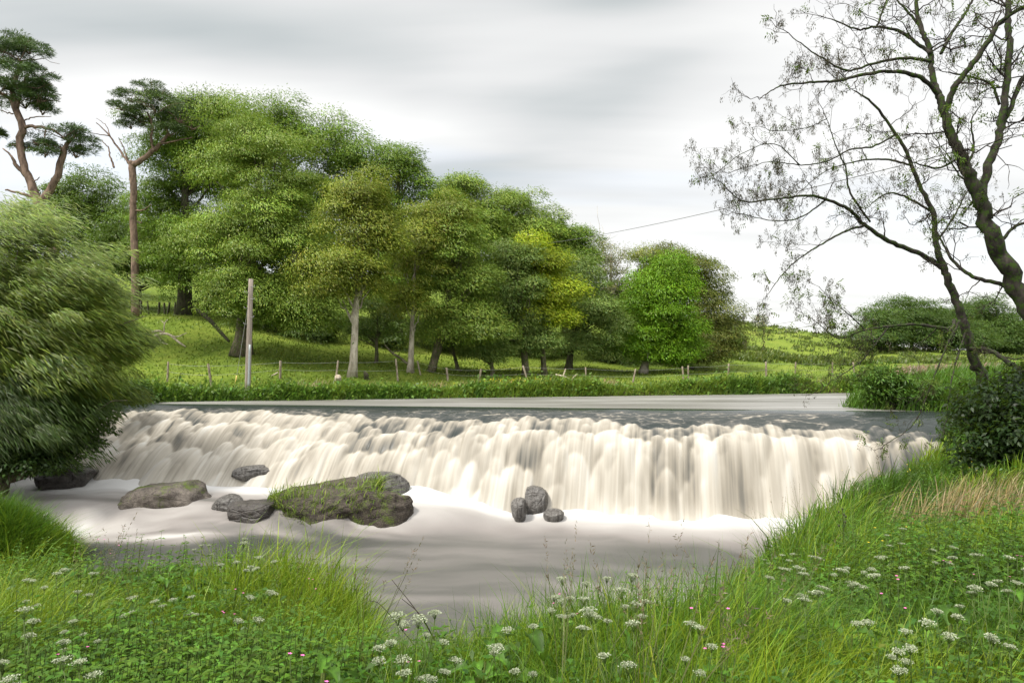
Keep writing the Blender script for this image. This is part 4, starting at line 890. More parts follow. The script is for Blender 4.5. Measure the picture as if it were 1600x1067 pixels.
def build_far_grass():
    r = rng(621)
    # rank growth along the far water's edge
    n = 60000; t = r.uniform(-22, 48, n); off = np.abs(r.normal(0, .9, n)) - .75
    x = t; y = 35.1 + .235 * t + off; s = sdf(x, y); k = (s < .75) & (s > -3.2); x, y, s = x[k], y[k], s[k]
    c = fbm(x * .5, y * .5, seed=71, oct=3); p = np.stack([x, y, ground(x, y, s)], 1)
    h = (.12 + 1.15 * np.clip(c - .3, 0, 1)) * np.exp(r.normal(0, .25, len(p))); lit = fbm(x * .28, y * .1, seed=73)
    for nm, sel, b in (('bank_grass', lit > .5, (.115, .185, .022)), ('bank_herbage', lit <= .5, (.065, .135, .018))):
        blades(nm, p[sel], h[sel], .045, r, b, lean=.5)
    LV = Leaves(); k = r.random(len(p)) < np.where(c > .5, .30, .04); q = p[k]; m = len(q)
    LV.add(q + np.stack([r.normal(0, .1, m), r.normal(0, .1, m), h[k] * r.uniform(.4, 1.1, m)], 1), sphere_dirs(m, r), np.array([0, -.4, 1]) + r.normal(0, .3, (m, 3)), .22, .13, tints(m, (.085, .16, .018), r, .3))
    tag(LV.build('bank_weeds', LEAF), kind='stuff')
    n = 380; x = r.normal(1.0, 1.6, n); y = 36.3 + .235 * x + r.normal(0, .25, n); LV = Leaves(); zz = ground(x, y) + r.uniform(.3, .6, n)
    LV.add(np.stack([x, y, zz], 1), sphere_dirs(n, r), np.tile([0, 0, 1.0], (n, 1)), .07, .07, tints(n, (.75, .6, .03), r, .1)); tag(LV.build('yellow_meadow_flowers', LEAF), kind='stuff')
    # short cropped turf on the bank and the hill
    p, s = scatter(38000, -60, 1700, 36, 75, r, 1.0, -60, -1.5)
    c = fbm(p[:, 0] * .25, p[:, 1] * .25, seed=76, oct=3)
    blades('hill_turf', p, (.05 + .16 * c) * np.exp(r.normal(0, .3, len(p))), .07, r, (.135, .190, .026), lean=.7, tipc=(1.08, 1.05, 1), var=.12)
    n = 2600; x = r.normal(1.5, 9, n); y = 37.6 + .235 * x + r.normal(0, .25, n); c = fbm(x * .6, y * .6, seed=79); k = c > .54
    q = np.stack([x, y, ground(x, y)], 1)[k]; blades('dry_bank_grass', q, r.uniform(.25, .6, len(q)), .03, r, (.33, .27, .15), lean=.5, tipc=(1, 1, 1))
    # rank tussocks dotting the pasture
    p, s = scatter(9000, 1000, 1700, 70, 160, r, 1.0, -200, -3); c = fbm(p[:, 0] * .12, p[:, 1] * .12, seed=77, oct=4) * .6 + .4 * vnoise(p[:, 0] * .6, p[:, 1] * .6, seed=78); p = p[c > .54]
    blades('pasture_tussocks', np.repeat(p, 8, 0) + r.normal(0, .3, (len(p) * 8, 3)) * np.array([1, 1, 0]), .45 * np.exp(r.normal(0, .3, len(p) * 8)), .16, r, (.075, .105, .022), lean=.6)
    # upstream right bank: tall sedge, with a strip of faded reed behind it
    n = 26000; x = r.uniform(12.5, 30, n); y = r.uniform(25, 36, n); s = sdf(x, y); k = (s < .3) & (s > -6); x, y, s = x[k], y[k], s[k]
    q = np.stack([x, y, ground(x, y, s)], 1); c = fbm(x * .6, y * .6, seed=81)
    blades('sedge', q, (.35 + .8 * c) * np.exp(r.normal(0, .2, len(q))), .035, r, (.055, .125, .012), lean=.45)
    n = 14000; x = r.uniform(26, 62, n); y = 46 + .3 * (x - 30) + r.uniform(-2.5, 2.5, n); q = np.stack([x, y, ground(x, y)], 1); s = sdf(x, y); q = q[s < -.3]
    blades('faded_reeds', q, r.uniform(.7, 1.3, len(q)), .06, r, (.30, .22, .17), lean=.3, tipc=(1.1, 1.05, 1.05))
    n = 6000; x = r.normal(15.2, 1.2, n); y = r.normal(21.5, 1.6, n); s = sdf(x, y); k = s < .1; q = np.stack([x[k], y[k], ground(x[k], y[k], s[k])], 1)
    blades('slope_sedge', q, r.uniform(.4, 1.0, len(q)), .022, r, (.050, .125, .012), lean=.4)
build_far_grass()

# ------------------------------------------------------------------ boulders and the tufts on them
_ico = None
def ico():
    global _ico
    if _ico is None:
        import bmesh
        bm = bmesh.new(); bmesh.ops.create_icosphere(bm, subdivisions=5, radius=1.0); bm.verts.ensure_lookup_table()
        _ico = (np.array([v.co for v in bm.verts]), np.array([[v.index for v in f.verts] for f in bm.faces])); bm.free()
    return _ico
ROCK = stone_mat('boulder_stone', (.038, .031, .026), (.17, .145, .122), .22)
ROCK_MOSS = stone_mat('mossy_stone', (.016, .013, .010), (.095, .077, .060), .34, scale=4)
ROCK_WET = stone_mat('wet_stone', (.014, .012, .011), (.065, .055, .047), .05, True)

def veiled_mat():
    m = stone_mat('stone_under_water_film', (.016, .014, .012), (.075, .066, .058), .0, True); T = NT(m.node_tree); b = [n for n in m.node_tree.nodes if n.type == 'BSDF_PRINCIPLED'][0]
    g = T.new('ShaderNodeNewGeometry'); n = T.noise(T.mapping(g.outputs['Position'], scale=(20, 9, .9)), 1.0, 3, .5); src = b.inputs['Base Color'].links[0].from_socket
    T.l.new(T.mix(T.ramp(n, [(.40, (0, 0, 0)), (.62, (.35,) * 3)]), src, (.26, .25, .235, 1)), b.inputs['Base Color']); return m
ROCK_VEIL = veiled_mat()

def boulder(label, u, v, d, hw, hh, hd, seed, m, facets=10, rough=.16, rotz=0.0, top=None, tilt=0.0, top_tilt=(0, 0)):
    """u, v: the middle of the waterline in front; hw, hh px half width and height above water; hd m depth half"""
    r = rng(seed); V, F = ico(); V = V.copy(); a = hw / FPX * d; h = hh / FPX * d
    for _ in range(facets):
        n = sphere_dirs(1, r)[0]; n[2] = n[2] * .6; n /= np.linalg.norm(n); o = r.uniform(.62, .9); q = V @ n; k = q > o; V[k] -= n * (q[k] - o)[:, None] * .92
    if top: k = V[:, 2] > top; V[k, 2] = top + (V[k, 2] - top) * .12
    V = V + norm(V) * ((.5 - np.abs(fbm(V[:, 0] * 1.4 + 3, V[:, 1] * 1.4, V[:, 2] * 2.2, seed=seed + 9, oct=3) - .5) * 4) * rough * .9)[:, None]
    V = V + norm(V) * ((fbm(V[:, 0] * 2 + seed, V[:, 1] * 2, V[:, 2] * 2, seed=seed) - .5) * rough * 2 + (fbm(V[:, 0] * 8, V[:, 1] * 8, V[:, 2] * 11 + seed, seed=seed + 5) - .5) * rough * .8)[:, None]
    V[:, 2] += V[:, 0] * top_tilt[0] * (V[:, 2] > -.2) + V[:, 1] * top_tilt[1] * (V[:, 2] > -.2)
    V /= np.array([np.abs(V[:, 0]).max(), np.abs(V[:, 1]).max(), V[:, 2].max()])
    V[:, 2] = np.where(V[:, 2] < 0, V[:, 2] * 2.6, V[:, 2]); V = V * np.array([a, hd, h]); c_, s_ = math.cos(rotz), math.sin(rotz); V[:, :2] = V[:, :2] @ np.array([[c_, s_], [-s_, c_]])
    b = P(u, v, d); b[1] += hd * .85
    o = mesh_np('boulder', V, F, m, loc=b); tag(o, label, 'boulder', 'boulders below the weir')
    return o, V + b

R1, V1 = boulder('large bare grey brown boulder with a flat tilted top, left of the others', 240, 806, 21.6, 82, 46, 1.2, 701, ROCK, 9, .10, .05, .8, top_tilt=(.10, 0))
R2, V2 = boulder('long dark mossy rock carrying grass, largest of the midstream group', 500, 806, 20.9, 114, 46, 1.3, 712, ROCK_MOSS, 26, .17, .06, .6, top_tilt=(.34, .20))
R3, V3 = boulder('small square cut dark block at the left tip of the mossy rock', 383, 816, 20.8, 42, 27, .7, 703, ROCK_WET, 12, .07, .1, .7)
R4, V4 = boulder('low dark ledge at the waterline below the right end of the mossy rock', 585, 801, 20.7, 60, 31, .6, 704, ROCK_MOSS, 9, .12, -.04, .75)
R5, V5 = boulder('rounded wet rock with water sliding over it behind the mossy rock', 582, 768, 22.2, 52, 24, 1.0, 705, ROCK_VEIL, 4, .07, 0)
R6, V6 = boulder('flat brown ledge half under white water, farthest back of the group', 388, 738, 24.3, 34, 8, .6, 706, ROCK_VEIL, 6, .08, 0, top_tilt=(.3, 0))
R7, V7 = boulder('round wet stone wrapped in veils at the foot of the fall', 836, 780, 22.4, 22, 16, .6, 707, ROCK_VEIL, 3, .06, 0)
R8, V8 = boulder('small wet stone leaning against the round one at the foot of the fall', 812, 793, 21.7, 14, 12, .45, 708, ROCK_VEIL, 3, .06, 0)
R9, V9 = boulder('low smooth stone just breaking the froth right of the round stone', 866, 806, 21.6, 17, 7, .4, 709, ROCK_VEIL, 3, .05, 0)
R10, V10 = boulder('low rounded rock under sliding water between the bare boulder and the block', 345, 800, 21.4, 24, 22, .7, 710, ROCK_VEIL, 4, .06, 0)
R11, V11 = boulder('dark shoulder of stone at the left foot of the weir under the bushes', 80, 748, 23.9, 42, 17, 1.0, 711, ROCK_WET, 9, .14, 0)

def tuft(label, u0, u1, V, n, h, seed, vmin=None, base=(.135, .205, .028)):
    """grass rooted on a rock's top between two photo columns"""
    r = rng(seed); us = V[:, 0] / V[:, 1] * FPX + 800; k = (us > u0) & (us < u1)
    q = V[k]; zt = q[:, 2]; q = q[(zt > np.quantile(zt, .35)) & (q[:, 1] < np.quantile(q[:, 1], .6))]
    q = q[r.integers(0, len(q), n)] + r.normal(0, .03, (n, 3)) * np.array([1, 1, .2]); b = q.mean(0)
    o = blades('grass_tuft', q, h * np.exp(r.normal(0, .3, n)), .022, r, base, lean=.9, kind=None, origin=b, curl=1.3); o.location = b
    tag(o, label, 'grass', 'grass tufts on the midstream rock')
tuft('bright grass tuft on the left shoulder of the mossy rock', 420, 480, V2, 480, .30, 721)
tuft('sparse grass along the middle ledge of the mossy rock', 480, 550, V2, 240, .22, 722)
tuft('upright grass tuft near the top right of the mossy rock', 556, 606, V2, 360, .30, 723)
tuft('thin grass fringe above the low dark ledge', 550, 600, V4, 120, .22, 724)

# ------------------------------------------------------------------ fences, pole, cable, deadwood
def fence(name, label, posts, hts, rad, wires, seed, m=POSTWOOD):
    r = rng(seed); b = posts[0].copy(); root = empty(name, b, label, 'fence'); tops = []
    for p, h in zip(posts, hts):
        T = Tubes(); ax = np.array([r.normal(0, .10), r.normal(0, .06), 1.0]); a = p - b - ax * .35
        pts = a + ax * np.linspace(0, h + .35, 5)[:, None]; T.add(pts, rad * np.exp(r.normal(0, .12)) * np.array([1.05, 1, 1, 1, .92]), 7)
        T.build('post', m, root); tops.append((a + ax * .35, ax))
    for f in wires:
        T = Tubes()
        pp = np.array([q + ax * h * f for (q, ax), h in zip(tops, hts)]); full = []
        for i in range(len(pp) - 1):
            t = np.linspace(0, 1, 7)[:-1, None]; seg = pp[i] + (pp[i + 1] - pp[i]) * t; seg[:, 2] -= .05 * np.sin(t[:, 0] * math.pi); full.append(seg)
        T.add(np.concatenate(full + [pp[-1:]]), .006, 4); T.build('wire', WIRE, root)
WIRE, _T = mat('galvanised_wire'); _T.b.inputs['Base Color'].default_value = (.30, .30, .29, 1); _T.b.inputs['Roughness'].default_value = .5; _T.b.inputs['Metallic'].default_value = .6
def gp(u, d): x = (u - 800) / FPX * d; return np.array([x, d, G1(x, d)])
FP = [(262, 37), (331, 37.2), (438, 38.3), (525, 38.8), (622, 39.8), (657, 43.5), (700, 41), (748, 41.6), (825, 42.5), (916, 43.5), (988, 44.5), (1068, 46), (1075, 46.3), (1137, 48), (1197, 50), (1242, 52), (1300, 54), (1335, 56)]
FH = [1.1, 1.25, 1.0, 1.1, 1.35, .9, .8, .8, 1.05, 1.05, 1.0, 1.15, 1.2, 1.15, 1.2, 1.2, 1.2, 1.2]
fence('field_fence', 'wire fence on weathered leaning posts along the far river bank', [gp(u, d) for u, d in FP], FH, .06, (.5, .9), 731)
UP = [(214, 53), (219, 53.5), (232, 54), (247, 55), (257, 56), (261, 56.5), (272, 57), (290, 58), (310, 60)]
fence('pasture_fence', 'dark posts of a short fence up the hill behind the tall pine', [gp(u, d) for u, d in UP], [1.15] * 9, .085, (.45, .92), 732, BARK_DARK)

def build_pole():
    b = gp(387, 34.8); root = empty('utility_pole', b, 'grey brown wooden pole with small climbing irons, no cross arm, on the far bank', 'pole')
    top = P(392, 436, 34.8) - b; T = Tubes(); t = np.linspace(0, 1, 8)[:, None]; T.add(np.array([0, 0, -.3]) + (top - np.array([0, 0, -.3])) * t, np.linspace(.155, .115, 8), 12)
    m, K = mat('weathered_pole'); g = K.new('ShaderNodeNewGeometry'); n = K.noise(K.mapping(g.outputs['Position'], scale=(14, 14, .5)), 1.0, 5, .7)
    K.l.new(K.ramp(n, [(.3, (.11, .085, .066)), (.7, (.34, .29, .245))]), K.b.inputs['Base Color']); K.b.inputs['Roughness'].default_value = .85
    T.build('shaft', m, root)
    T = Tubes(); T.add(top * .02 + (top * .42 - top * .02) * t + np.array([.10, -.13, 0]), .055, 8)
    mg, K = mat('grey_conduit'); K.b.inputs['Base Color'].default_value = (.30, .33, .33, 1); K.b.inputs['Roughness'].default_value = .5; T.build('cable_guard', mg, root)
    for k, f in enumerate((.60, .66, .74, .82, .88, .93)):
        T = Tubes(); s = 1 if k % 2 else -1; c = top * f; T.add([c + np.array([0, -.1, 0]), c + np.array([s * .24, -.12, 0]), c + np.array([s * .25, -.12, .08])], .014, 4); T.build('step_iron', WIRE, root)
    T = Tubes(); e = gp(366, 34.9) - b; T.add(np.linspace(top * .9, e, 6), .012, 4); T.build('guy_wire', WIRE, root)
    T = Tubes(); T.add(np.linspace(e + (top * .9 - e) * .02, e + (top * .9 - e) * .17, 4), .035, 6); my, K = mat('yellow_sleeve'); K.b.inputs['Base Color'].default_value = (.5, .38, .10, 1); T.build('guy_guard', my, root)
build_pole()

def build_cable():
    a, b = P(800, 388, 66), P(1680, 190, 20); t = np.linspace(0, 1, 40)[:, None]; p = a + (b - a) * t; p[:, 2] -= .5 * np.sin(t[:, 0] * math.pi)
    T = Tubes(); T.add(p - a, .016, 6); m, K = mat('cable_sheath'); K.b.inputs['Base Color'].default_value = (.12, .12, .12, 1)
    tag(T.build('overhead_cable', m, loc=a), 'single dark overhead cable rising from the wood to the ash tree', 'cable')
build_cable()

def deadwood(name, label, paths, d, seed, m=DEADWOOD, lift=0.0, cat='dead branch', group=None):
    r = rng(seed); T = Tubes(); b = P(*paths[0][0][:2], d)
    for pl in paths:
        c = np.array([np.append(P(u, v, d + r.normal(0, .15)) + np.array([0, 0, lift]), w / FPX * d) for u, v, w in pl]); p = smooth_path(c, 5 * len(c)); T.add(p[:, :3] - b, np.maximum(p[:, 3], .012 if d > 20 else .0022), 6)
    tag(T.build(name, m, loc=b), label, cat, group)
deadwood('fallen_branch', 'bleached fallen branch with forked limbs on the hillside below the pine',
         [[(216, 528, 2.5), (232, 530, 3), (245, 524, 2.6), (262, 522, 2), (280, 535, 1.6), (290, 542, 1)], [(238, 528, 2.4), (236, 520, 2), (248, 517, 1.6), (256, 520, 1)], [(245, 526, 2), (255, 536, 1.6), (270, 541, 1)], [(256, 520, 1.2), (257, 506, .9), (262, 499, .5)], [(257, 506, .7), (251, 500, .4)], [(262, 522, 1.4), (276, 526, 1), (292, 520, .6)], [(216, 528, 2), (226, 536, 1.5), (240, 538, 1)]], 45, 741)
deadwood('fallen_log', 'dark rotten trunk lying down the slope right of the thick tree', [[(303, 484, 2.5), (315, 492, 3.2), (330, 505, 3.2), (345, 522, 2.8), (358, 536, 2)]], 45.5, 742, BARK_DARK, .1, 'log')
deadwood('fallen_log', 'thin bare branch lying on the slope left of the slim trunk', [[(600, 540, 1), (612, 553, 1.6), (626, 562, 2), (640, 574, 2)], [(612, 553, 1), (625, 550, .6)]], 44, 743, BARK, .1, 'log')
deadwood('fallen_branch', 'pale broken branch in the grass by the field fence, middle of the bank', [[(868, 585, 1), (880, 588, 1.6), (892, 594, 2), (905, 600, 1.6)], [(880, 588, 1.4), (884, 576, 1)], [(892, 594, 1.4), (902, 584, 1)]], 42, 744)
deadwood('fallen_branch', 'flat grey driftwood on the turf right of the utility pole', [[(402, 590, 1.4), (420, 590, 2), (436, 594, 2), (450, 592, 1.4)], [(420, 590, 1.2), (434, 582, 1)]], 39, 745)
deadwood('tree_stump', 'short black charred stump standing on the turf by the white trunk', [[(574, 600, 5), (573, 592, 4.5), (572, 585, 3.5), (570, 581, 1.4)], [(571, 590, 2), (568, 582, .8)]], 39.6, 746, BARK_DARK, 0, 'stump')
deadwood('tree_stump', 'pale stump half hidden in the bank grass under the white trunk', [[(528, 606, 6), (528, 598, 5.5), (528, 588, 5)]], 38.4, 747, DEADWOOD, 0, 'stump')
deadwood('bare_stick', 'thin dead stems leaning from the near bank over the river', [[(690, 1025, .9), (660, 965, .8), (628, 935, .5)], [(705, 1040, .9), (655, 960, .7), (612, 905, .5)], [(665, 1030, .6), (600, 950, .5), (578, 938, .4)]], 5.0, 748, TWIG, 0, 'dead stem')

# ------------------------------------------------------------------ flowering plants
def spot(u, v, h):
    """foot of a plant of height h whose top shows at photo pixel (u, v)"""
    for d in np.arange(2.2, 24, .1):
        q = P(u, v, d)
        if sdf([q[0]], [d])[0] < .15 and q[2] - G1(q[0], d) <= h: return np.array([q[0], d, G1(q[0], d) - .03]), max(.25, q[2] - G1(q[0], d) + .03)
    return None, None

def make_parsley(seed, head=.055, nst=4, big=1.0):
    r = rng(seed); root = empty('cow_parsley', (0, 0, 0)); T = Tubes(); top = np.array([r.normal(0, .06) + .08, r.normal(0, .05), .92])
    t = np.linspace(0, 1, 7)[:, None]; p = top * t; p[:, 0] += .05 * t[:, 0] ** 2; T.add(p, .0045 * (1 - .5 * t[:, 0]) * big, 5)
    heads = [(p[-1], 1.0)]
    for k in range(nst):
        i = r.integers(2, 6); az = r.uniform(0, 6.28); e = p[i] + np.array([math.cos(az) * .16, math.sin(az) * .16, .28 + .08 * (5 - i) * .8]) * r.uniform(.7, 1.05)
        m = (p[i] + e) / 2 + np.array([math.cos(az) * .03, math.sin(az) * .03, -.02]); q = smooth_path([p[i], m, e], 6); T.add(q, .0028 * big, 4); heads.append((e, r.uniform(.6, .95)))
    V = np.concatenate(T.V); o = T.build('stem', STEM, root, attrs={'tint': np.tile([.075, .115, .025], (len(V), 1))})
    for c, sc in heads:
        n = 11; LV = Leaves(); HT = Tubes()
        a = np.arange(n) * 2.4; rr = head * sc * big * np.sqrt((np.arange(n) + .4) / n)
        for x, y in zip(rr * np.cos(a), rr * np.sin(a)):
            e = c + np.array([x, y, .045 * sc - 2.2 * (x * x + y * y)]); m = 16
            d = sphere_dirs(m, r); d[:, 2] = np.abs(d[:, 2]) * .5
            LV.add(e + d * .013 * big, d, np.array([0, 0, 1.0]) + r.normal(0, .4, (m, 3)), .0085 * big, .0075 * big, tints(m, (.33, .36, .25), r, .25, .03), 0)
            HT.add(np.linspace(c, e, 3), .0012 * big, 3, cap=False)
        u = LV.build('umbel', LEAF, root); VV = np.concatenate(HT.V); HT.build('umbel_ray', STEM, u, attrs={'tint': np.tile([.09, .14, .03], (len(VV), 1))})
    for k in range(5):
        i = r.integers(1, 4); az = r.uniform(0, 6.28); LV = Leaves(); ax = np.array([math.cos(az), math.sin(az), .35]); ax /= np.linalg.norm(ax)
        for s in np.linspace(.06, .30, 9):
            for sg in (-1, 1):
                sd = np.array([-ax[1], ax[0], 0]) * sg; w = (.34 - s) * .42; m = 7
                pos = p[i] + ax * s - np.array([0, 0, .9 * s * s]) + sd * w * np.linspace(.1, 1, m)[:, None]
                LV.add(pos, norm(sd * .4 + ax * .7 + r.normal(0, .5, (m, 3))), np.array([0, 0, 1.0]) + r.normal(0, .3, (m, 3)), .030 * (1 - .4 * s / .3), .014, tints(m, (.060, .130, .018), r, .2))
        LV.build('leaf', LEAF, root)
    return root

def copy_thing(o):
    c = o.copy(); C.objects.link(c)
    for ch in o.children:
        k = ch.copy(); C.objects.link(k); k.parent = c
        for g in ch.children: h = g.copy(); C.objects.link(h); h.parent = k
    return c

def plant_out(protos, tops, h, seed, label, cat, group, ph=.95):
    r = rng(seed); used = set()
    for k, tp in enumerate(tops):
        u, v = tp[0], tp[1]; lab = tp[2] if len(tp) > 2 else label; b, hh = spot(u, v, h * r.uniform(.8, 1.15))
        if b is None: continue
        i = int(r.integers(0, len(protos))); o = protos[i] if i not in used else copy_thing(protos[i]); used.add(i)
        o.location = b; s = hh / ph; o.scale = (s * .9, s * .9, s); o.rotation_euler = (r.normal(0, .06), r.normal(.06, .08), r.uniform(0, 6.28)); tag(o, lab, cat, group)
    for i, o in enumerate(protos):
        if i not in used:
            for ch in list(o.children):
                for g in list(ch.children): bpy.data.objects.remove(g)
                bpy.data.objects.remove(ch)
            bpy.data.objects.remove(o)

LB, RB, MB_ = 'white cow parsley standing in the grass of the left near bank', 'white cow parsley standing on the right near slope', 'white cow parsley on the low near bank in front of the pool'
PL = [(40, 968), (132, 975), (150, 1042), (360, 846), (322, 852), (420, 862), (350, 915), (292, 932), (60, 905), (100, 892), (240, 922), (30, 1040), (392, 905), (10, 930), (180, 900), (205, 960), (88, 1010), (250, 1000), (340, 862), (440, 850), (300, 1010), (380, 960), (160, 880)]
PM = [(626, 948), (652, 955), (690, 1012), (905, 905), (962, 908), (932, 938), (640, 1000), (880, 930), (1000, 965), (1085, 985), (815, 965)]
PR = [(1200, 886), (1212, 872), (1275, 898), (1180, 862), (1398, 828), (1442, 846), (1412, 868), (1500, 905), (1242, 868), (1392, 968), (1424, 966), (1560, 866), (1586, 990), (1322, 884), (1350, 880), (1562, 884), (1216, 1040), (1146, 1016), (1252, 905), (1300, 920), (1365, 910), (1460, 885),
      (1480, 930), (1340, 830), (1290, 845), (1180, 905), (1205, 930), (1380, 790), (1420, 800), (1230, 960), (1510, 980), (1300, 985), (1100, 1040), (1545, 945)]
PL, PR = PL[:12], PR[:16]
plant_out([make_parsley(801, .034), make_parsley(802, .028, 5), make_parsley(803, .038, 3)], [t + (LB,) for t in PL] + [t + (MB_,) for t in PM] + [t + (RB,) for t in PR], .72, 811, '', 'cow parsley', 'cow parsley in flower on the near banks')

def make_dock(seed, n=9, L=.26, W_=.11, base=(.060, .140, .011)):
    r = rng(seed); root = empty('dock_plant', (0, 0, 0))
    for k in range(n):
        az = k * 2.4 + r.normal(0, .3); up = r.uniform(.15, 1.15); ax = np.array([math.cos(az), math.sin(az), 0]); m = 9; t = np.linspace(0, 1, m); LL = L * r.uniform(.75, 1.15); st = r.uniform(.12, .5)
        c = ax * (.03 + t * LL * math.cos(up))[:, None]; c[:, 2] = st + t * LL * math.sin(up) - .55 * LL * t ** 2.2
        sd = np.array([-ax[1], ax[0], 0]); w = W_ * r.uniform(.8, 1.1) * np.sin(np.clip(t * .93 + .06, 0, 1) * math.pi) ** .75; V = []
        for f, zz in ((-1, .22), (-.5, .05), (0, -.02), (.5, .05), (1, .22)):
            q = c + sd * (w * f / 2)[:, None]; q[:, 2] += w * zz + .010 * np.sin(t * 26 + f * 2 + k) * abs(f); V.append(q)
        V = np.stack(V, 1).reshape(-1, 3); co = np.array(base) * math.exp(r.normal(-.1, .25)); tc = np.tile(co, (len(V), 1)) * np.exp(r.normal(0, .14, (len(V), 1))); tc.reshape(m, 5, 3)[:, 2] *= 1.6
        lf = mesh_np('leaf', V, grid_faces(m, 5), LEAF, root, {'tint': tc})
        T = Tubes(); T.add(smooth_path([(0, 0, 0), ax * .015 + np.array([0, 0, st * .6]), c[0]], 5), .005, 5); VV = np.concatenate(T.V); T.build('leaf_stalk', STEM, lf, attrs={'tint': np.tile([.10, .13, .03], (len(VV), 1))})
    return root
plant_out([make_dock(821, 14, .20, .075), make_dock(822, 12, .24, .10), make_dock(823, 18, .16, .065)],
          [(265, 866, 'broad leaved dock at the water edge of the left near bank'), (300, 876, 'broad leaved dock right beside the water edge one'), (485, 1000, 'big dock leaves in the grass of the left bank, below the tall stand'), (742, 972, 'leafy dock at the left end of the low near bank'),
           (775, 952, 'upright leafy dock second from the left on the low near bank'), (748, 1040, 'big pale leaf clump at the bottom centre'), (1482, 930, 'large spreading leaf clump near the right edge'), (1545, 960, 'leaf clump right of the large spreading one'),
           (1265, 960, 'dock with narrow leaves on the right slope'), (1330, 945, 'dock under the white umbels of the right slope'), (1120, 1010, 'leafy dock beside the low gap in the near bank'), (60, 1000, 'dock leaves at the lower left corner'), (410, 980, 'dock leaves in the middle of the left bank'), (180, 940, 'dock among the umbels of the left bank'), (560, 960, 'dock at the foot of the tall grass stand'), (860, 985, 'dock in the middle of the low near bank'), (950, 1020, 'dock near the bottom edge, right of centre'), (1180, 960, 'dock at the left foot of the right slope'), (1390, 905, 'dock in the middle of the right slope'), (1440, 990, 'dock below the large spreading leaf clump'), (1590, 900, 'dock at the right edge of the slope')],
          .55, 824, '', 'dock plant', 'broad leaved plants on the near banks', .62)

def make_campion(seed, petal, n=5, name='red_campion', size=.012):
    r = rng(seed); root = empty(name, (0, 0, 0)); T = Tubes(); tops = []
    for k in range(n):
        e = np.array([r.normal(0, .09), r.normal(0, .09), .95 * r.uniform(.72, 1.0)]); T.add(smooth_path([(0, 0, 0), e * np.array([.4, .4, .5]), e], 6), .0022, 4); tops.append(e)
    VV = np.concatenate(T.V); T.build('stem', STEM, root, attrs={'tint': np.tile([.07, .10, .03], (len(VV), 1))})
    for e in tops:
        LV = Leaves(); a = np.arange(5) * 1.2566; d = np.stack([np.cos(a), np.sin(a), np.full(5, .35)], 1); LV.add(np.tile(e, (5, 1)), d, np.tile([0, 0, 1.0], (5, 1)), size * 1.5, size * 1.3, np.tile([.5, .1, .3], (5, 1)), .1); LV.build('flower', petal, root)
    return root
plant_out([make_campion(831, PINK), make_campion(832, PINK, 4)], [(166, 842), (350, 925), (497, 905), (845, 922), (892, 930), (652, 988), (1127, 948), (1480, 878), (1250, 775), (456, 1028), (75, 1020), (1410, 905), (1590, 870)], .6, 833, 'pink campion flowers on thin stems in the near bank grass', 'campion', 'pink campion on the near banks')
plant_out([make_campion(841, YELLOW, 4, 'buttercup', .013), make_campion(842, YELLOW, 3, 'buttercup', .013)], [(1340, 732), (1352, 728), (1368, 735), (1420, 760), (1425, 725), (1395, 812), (1520, 722), (1370, 815)], .6, 843, 'yellow buttercups among the grass of the right slope', 'buttercup', 'buttercups on the right slope')

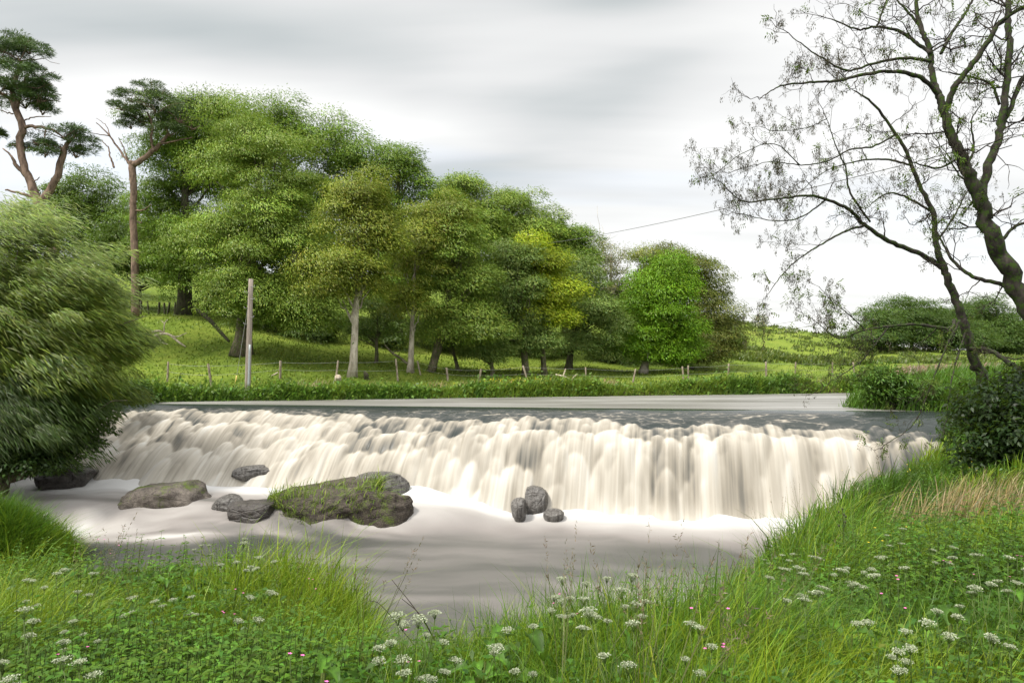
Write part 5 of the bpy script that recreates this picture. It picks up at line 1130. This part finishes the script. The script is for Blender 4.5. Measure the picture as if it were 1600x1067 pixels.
def make_grasshead(seed):
    r = rng(seed); root = empty('flowering_grass', (0, 0, 0)); T, LV = Tubes(), Leaves()
    for k in range(6):
        e = np.array([r.normal(.08, .14), r.normal(0, .12), .95 * r.uniform(.75, 1.0)]); p = smooth_path([(0, 0, 0), e * np.array([.3, .3, .55]), e], 8); T.add(p, .0016, 3, cap=False); m = 26; q = p[-1] + (p[-1] - p[-2]) * r.uniform(-.2, 1.6, m)[:, None]
        LV.add(q, norm((p[-1] - p[-2]) * 6 + r.normal(0, .6, (m, 3))), sphere_dirs(m, r), .022, .004, tints(m, (.17, .13, .09), r, .2))
    VV = np.concatenate(T.V); T.build('stalk', STEM, root, attrs={'tint': np.tile([.12, .13, .05], (len(VV), 1))}); LV.build('seed_head', LEAF, root)
    return root
plant_out([make_grasshead(851), make_grasshead(852)], [(1215, 780), (1225, 800), (1195, 800), (1050, 930), (1010, 905), (200, 850), (215, 835), (120, 838), (990, 880), (870, 890), (1330, 760), (1120, 925), (1165, 845), (1180, 820), (1250, 760), (560, 862), (440, 845), (520, 858)], .85, 853,
          'tall flowering grass with brown seed heads at the edge of the near bank', 'flowering grass', 'flowering grasses along the near edge')

def make_thistle(seed):
    r = rng(seed); root = empty('thistle', (0, 0, 0)); T = Tubes(); tops = []
    p = smooth_path([(0, 0, 0), (.02, 0, .5), (.0, .01, .95)], 8); T.add(p, np.linspace(.008, .005, 8), 6); tops.append(p[-1])
    for k in range(5):
        a = p[5] + np.array([0, 0, .03 * k]); az = k * 1.9; e = a + np.array([math.cos(az) * .06, math.sin(az) * .06, .10 + .03 * k]); T.add(smooth_path([a, (a + e) / 2 + np.array([0, 0, -.01]), e], 5), .003, 4); tops.append(e)
    VV = np.concatenate(T.V); T.build('stem', STEM, root, attrs={'tint': np.tile([.05, .07, .025], (len(VV), 1))})
    for e in tops:
        B = Tubes(); t = np.linspace(0, 1, 6); B.add(e + np.array([0, 0, 1.0]) * (t * .035)[:, None], .014 * np.sin(.35 + t * 2.5), 7); VV = np.concatenate(B.V); B.build('bud', STEM, root, attrs={'tint': np.tile([.05, .045, .03], (len(VV), 1))})
    for k in range(9):
        q = p[1 + k % 5]; az = k * 2.4; m = 10; LV = Leaves(); ax = np.array([math.cos(az), math.sin(az), .3]); t = np.linspace(.1, 1, m)[:, None]
        LV.add(q + ax * .14 * t, norm(ax + np.array([-ax[1], ax[0], 0]) * np.where(np.arange(m) % 2, 1, -1)[:, None] * 1.2), np.tile([0, 0, 1.0], (m, 1)), .05 * (1.2 - t[:, 0]), .022, tints(m, (.05, .10, .02), r, .15)); LV.build('leaf', LEAF, root)
    return root
plant_out([make_thistle(861)], [(1322, 806, 'tall dark thistle in bud standing on the right slope')], .62, 862, '', 'thistle', None)
